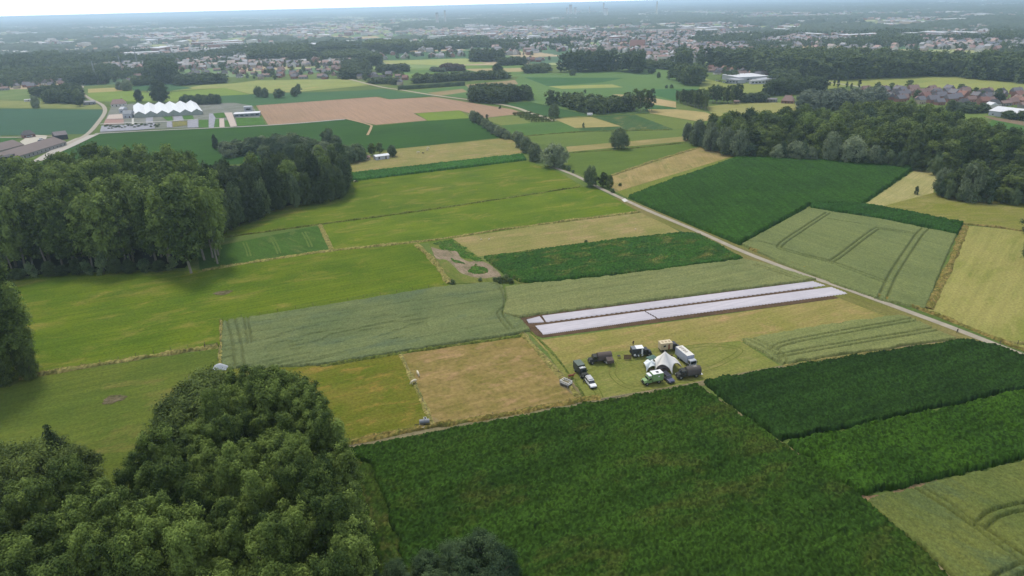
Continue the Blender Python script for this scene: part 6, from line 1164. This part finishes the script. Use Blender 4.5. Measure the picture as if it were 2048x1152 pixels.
# ------------------------------------------------------------------ animals and people
def skin(name, pts, edges, radii, mat, root=0, parent=None, sub=1):
    me = bpy.data.meshes.new(name); me.from_pydata(pts, edges, []); me.materials.append(mat); o = bpy.data.objects.new(name, me); COL.objects.link(o)
    sk = o.modifiers.new('skin', 'SKIN'); sk.use_smooth_shade = True
    for i, r in enumerate(radii): me.skin_vertices[0].data[i].radius = (r, r) if not hasattr(r, '__len__') else r; me.skin_vertices[0].data[i].use_root = (i == root)
    ss = o.modifiers.new('sub', 'SUBSURF'); ss.levels = ss.render_levels = sub
    if parent: o.parent = parent
    return o
def beast(name, label, cat, u, v, rz, s, mat, mane=None, graze=True, horse=False, group=None):
    """x forward; withers about 1.4"""
    hd = (1.25, 0, .55) if graze else (1.25, 0, 1.75); nk = (.95, 0, 1.0) if graze else (.98, 0, 1.5); mz = (1.42, 0, .28) if graze else (1.55, 0, 1.6)
    P = [(-.15, 0, 1.12), (.35, 0, 1.12), (.7, 0, 1.18), nk, hd, mz, (-.6, 0, 1.18), (-.85, 0, 1.15)]; E = [(0, 1), (1, 2), (2, 3), (3, 4), (4, 5), (0, 6), (6, 7)]; Rr = [.34, .35, .30, .17 if horse else .2, .13, .08, .32, .2]
    for sy in (-1, 1):
        b = len(P); P += [(.62, sy*.17, .8), (.60, sy*.18, .45), (.62, sy*.18, .1), (.66, sy*.18, .03)]; E += [(2, b), (b, b+1), (b+1, b+2), (b+2, b+3)]; Rr += [.13, .075, .055, .06]
        b = len(P); P += [(-.62, sy*.18, .85), (-.52, sy*.19, .62), (-.75, sy*.19, .42), (-.70, sy*.19, .1), (-.66, sy*.19, .03)]; E += [(6, b), (b, b+1), (b+1, b+2), (b+2, b+3), (b+3, b+4)]; Rr += [.17, .11, .07, .055, .06]
        b = len(P); P += [(hd[0]-.08, sy*.1, hd[2]+.12), (hd[0]-.14, sy*.16, hd[2]+.2)]; E += [(4, b), (b, b+1)]; Rr += [.04, .02]
    b = len(P); P += [(-1.02, 0, .95), (-1.05, 0, .55)]; E += [(7, b), (b, b+1)]; Rr += [.05, .05]
    p = G(u, v); o = skin(name, P, E, Rr, mat); o.location = (p[0], p[1], ZC); o.rotation_euler = (0, 0, rz); o.scale = (s,)*3; tag(o, label, cat, group)
    if mane: skin('mane', [(.98, 0, 1.3 if graze else 1.72), (.72, 0, 1.38), (.5, 0, 1.42)], [(0, 1), (1, 2)], [.06, .08, .05], mane, parent=o)
    return o
hide_b = pc(140, 84, 58, 'chestnut_hide', .8); hide_w = pc(226, 214, 186, 'cream_hide', .9, .05); hide_d = pc(60, 54, 50, 'dark_hide', .9)
beast('horse', 'chestnut brown horse standing by the fence next to the hay feeder', 'horse', 1142, 757.5, .1, .95, hide_b, hide_d, False, True)
beast('cow', 'cream cow standing upper of the two at the hay field edge', 'cow', 836, 751, -1.2, .95, hide_w); beast('cow', 'cream cow grazing lower of the two at the hay field edge', 'cow', 828, 768, 3.8, .95, hide_w)
beast('cow', 'cream cow at the left in the far tan pasture', 'cow', 836.5, 307, .2, 1.1, hide_w); beast('cow', 'dark small cow between cream ones in the far tan pasture', 'cow', 846, 308, .6, .8, hide_d); beast('cow', 'cream cow in the middle of the far tan pasture', 'cow', 854.5, 302, 1.0, 1.1, hide_w); beast('cow', 'cream cow farthest back in the far tan pasture', 'cow', 856, 298, .2, 1.0, hide_w)
beast('cow', 'black and white cow beside the dark wood', 'cow', 713, 366, .4, 1.0, hide_d); beast('cow', 'pale cow lying close to the black one by the dark wood', 'cow', 709, 365, .9, .9, hide_w)
for u, v, lb in ((962, 481, 'left one of two white sheep in the dry field'), (978, 480.5, 'right one of two white sheep in the dry field'), (1271, 460, 'single white sheep at the right end of the dry field')): beast('sheep', lb, 'sheep', u, v, u, .5, hide_w)
p = G(1168.3, 765.5); beast('dog', 'black dog standing behind the white off-roader', 'dog', 1168.3, 765.5, .8, .5, pc(36, 34, 34, 'black_fur', .9), graze=False)
def person(label, u, v, rz, top, legs, hairc, stride=.12):
    P = [(0, 0, .95), (0, 0, 1.15), (0, 0, 1.38), (0, 0, 1.5), (.02, 0, 1.62), (.02, 0, 1.72)]; E = [(0, 1), (1, 2), (2, 3), (3, 4), (4, 5)]; Rr = [(.15, .12), (.14, .11), (.17, .11), .055, .095, .085]
    for s in (-1, 1):
        b = len(P); P += [(0, s*.10, .88), (s*stride*.5, s*.11, .48), (s*stride-.03, s*.11, .08), (s*stride+.14, s*.12, .04)]; E += [(0, b), (b, b+1), (b+1, b+2), (b+2, b+3)]; Rr += [.09, .06, .04, .035]
        b = len(P); P += [(0, s*.19, 1.40), (.02, s*.25, 1.12), (.10, s*.26, .88), (.13, s*.26, .80)]; E += [(2, b), (b, b+1), (b+1, b+2), (b+2, b+3)]; Rr += [.055, .042, .03, .03]
        h = b+3
        for k_ in range(4): P += [(.13+k_*.02-.03, s*.265, .75-.005*k_), (.145+k_*.02-.03, s*.255, .705+.004*(k_ % 3))]; c_ = len(P); E += [(h, c_-2), (c_-2, c_-1)]; Rr += [.009, .008]
        P += [(.16, s*.245, .78), (.185, s*.24, .75)]; c_ = len(P); E += [(h, c_-2), (c_-2, c_-1)]; Rr += [.010, .009]
    p = G(u, v); o = skin('person', P, E, Rr, pc(190, 146, 122, 'skin_tone', .7)); o.location = (p[0], p[1], ZC); o.rotation_euler = (0, 0, rz); tag(o, label, 'person')
    skin('jacket', [(0, 0, .95), (0, 0, 1.15), (0, 0, 1.40), (0, 0, 1.47)]+[q for s in (-1, 1) for q in ((0, s*.19, 1.41), (.02, s*.25, 1.12), (.10, s*.26, .89))], [(0, 1), (1, 2), (2, 3), (2, 4), (4, 5), (5, 6), (2, 7), (7, 8), (8, 9)], [(.175, .14), (.16, .13), (.19, .135), .07, .07, .058, .045, .07, .058, .045], top, parent=o)
    skin('trousers', [(0, 0, .96)]+[q for s in (-1, 1) for q in ((0, s*.10, .88), (s*stride*.5, s*.11, .48), (s*stride-.03, s*.11, .1))], [(0, 1), (1, 2), (2, 3), (0, 4), (4, 5), (5, 6)], [(.16, .13), .11, .078, .06, .11, .078, .06], legs, parent=o)
    skin('hair', [(-.01, 0, 1.70), (0, 0, 1.77)], [(0, 1)], [.10, .07], hairc, parent=o)
blk = pc(34, 34, 38, 'black_cloth', .9); brn = pc(70, 52, 40, 'brown_hair', .9); den = pc(62, 70, 92, 'denim', .9)
person('person in dark clothes standing behind the star tent near the white box truck', 1343, 718.5, 1.0, blk, blk, brn)
person('person in dark clothes walking on the concrete lane at the right', 1914, 666.5, 2.0, blk, den, brn, .2)
person('person in dark clothes standing alone behind the dark camper truck', 1266.3, 691, 2.0, blk, pc(80, 76, 70, 'grey_trousers'), brn)
# ------------------------------------------------------------------ fences
m_post = pc(110, 98, 82, 'weathered_post', .95); m_wire = pc(120, 120, 118, 'wire', .6)
def fence(label, pts, gap, h=1.25, r=.07, nw=3):
    P = smoothline(GP(pts), 6); seg = np.r_[0, np.cumsum(np.hypot(*np.diff(P, axis=0).T))]; n = max(2, int(seg[-1]/gap)+1); s = np.linspace(0, seg[-1], n); Q = np.stack([np.interp(s, seg, P[:, 0]), np.interp(s, seg, P[:, 1])], 1)
    t = thing('wire_fence', label, 'fence', (Q[0][0], Q[0][1], 0)); first = None
    for q in Q:
        if first is None: first = MB().cyl((0, 0, 0), (0, 0, h), r, r*.9, 7).build('post', m_post, t)
        else: c = first.copy(); COL.objects.link(c); c.parent = t; c.location = (q[0]-Q[0][0], q[1]-Q[0][1], rng.normal(0, .05)-.02); c.rotation_euler = (rng.normal(0, .04), rng.normal(0, .04), 0)
    m = MB()
    for z in np.linspace(.4, h-.1, nw):
        for a_, b_ in zip(Q[:-1], Q[1:]): m.cyl((a_[0]-Q[0][0], a_[1]-Q[0][1], z), (b_[0]-Q[0][0], b_[1]-Q[0][1], z), .008, .008, 4)
    m.build('wire', m_wire, t)
fence('wire fence with wooden posts along the ditch grass across the left pastures', [(50, 752), (240, 719), (410, 690)], 5)
fence('wire fence with weathered posts between hay field and camp', [(1048, 670), (1090, 716), (1135, 765), (1163, 800)], 5)
fence('wire fence along the top edge of the left wheat field', [(446, 642), (650, 608), (888, 571)], 6)
fence('wire fence on the bank beside the left end of the wheat field', [(442, 643), (442, 690), (436, 722)], 4)
fence('wire fence above the dirt track along the hay field', [(700, 884), (868, 851), (1000, 830), (1160, 800)], 6)
fence('wire fence between tufted pasture and hay field', [(800, 706), (835, 780), (862, 842)], 5, r=.05)
fence('wire fence with dark posts at the right end of the lane', [(2000, 688), (2033, 689), (2075, 697)], 4, 1.4, .12)
c, rz, LL = place2((412, 697), (434, 694)); t = thing('field_gate', 'old wooden field gate at the corner of the left wheat field', 'gate', (c[0], c[1], 0), rz)
for s in (-1, 1): MB().box(s*1.9-.1, s*1.9+.1, -.1, .1, 0, 1.7).build('post', m_post, t)
m = MB(); [m.box(-1.78, 1.78, -.03, .03, z, z+.1) for z in (.3, .65, 1.0, 1.3)]; m.box(-.05, .05, .032, .07, .3, 1.4); m.build('gate_leaf', m_post, t)
for u, v, lb, dx in ((440, 732, 'upper pale tarpaulin heap beside the front wood', 2.2), (402, 778, 'lower pale tarpaulin between the tree crowns of the front wood', 1.6)):
    p = G(u, v, 1.); n = 12; gx, gy = np.meshgrid(np.linspace(-dx, dx, n), np.linspace(-1.4, 1.4, n)); zz = 1.5*np.exp(-(gx/dx)**2-(gy/1.0)**2)+.15*vnoise(gx, gy, .8, 3); zz[0] = zz[-1] = 0; zz[:, 0] = zz[:, -1] = 0; idx = np.arange(n*n).reshape(n, n)
    o = meshnp('tarpaulin', np.stack([gx.ravel(), gy.ravel(), zz.ravel()], 1), np.stack([idx[:-1, :-1], idx[:-1, 1:], idx[1:, 1:], idx[1:, :-1]], -1).reshape(-1, 4), silver, loc=(p[0], p[1], .3)); tag(o, lb, 'tarpaulin')
# white trailer by the far hay field, cut boards
c, rz, LL = place2((1174, 233), (1185, 233)); t = thing('white_trailer', 'small white trailer beside the far yellow field', 'trailer', (c[0], c[1], _z[0]), rz); MB().box(-2.6, 2.6, -1.1, 1.1, .7, 2.6).build('body', wht, t, bevel=.1); wheels(t, (-.5, .6), 1.0, .36, .24)
# parked cars by the factory and in the barn yard
k = 0
for (u, v, rz) in [(1448, 166, .3), (1454, 167, .3), (1460, 168, .3), (1440, 164, .3), (1434, 163, .3), (1556, 167, .1), (1562, 166, .1), (1568, 165, .1), (84, 282, 1.2), (82, 285, 1.2), (60, 276, .2)]:
    p = G(u, v); cm = [wht, drk, silver, pc(120, 60, 54, 'red_paint', .4)][k % 4]; t = thing('parked_car', ('%s small car parked %s' % (['white', 'dark', 'silver', 'dark red'][k % 4], 'at the far factory' if u > 1000 else 'in the barn yard')), 'car', (p[0], p[1], _z[0]+.3 if u < 1000 else _z[0]), rz, 'cars parked %s' % ('at the far factory' if u > 1000 else 'in the barn yard')); k += 1
    MB().pry([(-2.1, .35), (2.1, .35), (2.1, .8), (1.1, .95), (-2.05, 1.0)], -.85, .85).build('body', cm, t); MB().pry([(-1.8, .97), (1.0, .95), (.4, 1.42), (-1.4, 1.45)], -.74, .74).build('cabin', glass, t); wheels(t, (1.3, -1.3), .78, .32, .2)

# ------------------------------------------------------------------ haze
m = bpy.data.materials.new('haze'); m.use_nodes = True; nt = m.node_tree; nt.nodes.clear(); ou = nt.nodes.new('ShaderNodeOutputMaterial'); pv = nt.nodes.new('ShaderNodeVolumePrincipled')
pv.inputs['Color'].default_value = (.64, .82, 1.0, 1); pv.inputs['Density'].default_value = HAZE_DENSITY; pv.inputs['Anisotropy'].default_value = .6
nt.links.new(pv.outputs[0], ou.inputs['Volume'])
hb = MB().box(-gs-60, gs+60, -2100, gs+60, -3, 103).build('haze', m); tag(hb, 'pale bluish haze lying over the plain', kind='stuff')
# keep copies whose source was never used out of the scene
for t, wd, used in HP:
    if not used[0]:
        for ch in list(t.children):
            for g_ in list(ch.children): bpy.data.objects.remove(g_)
            bpy.data.objects.remove(ch)
        bpy.data.objects.remove(t)
print('objects', len(SC.objects), 'z', _z[0])
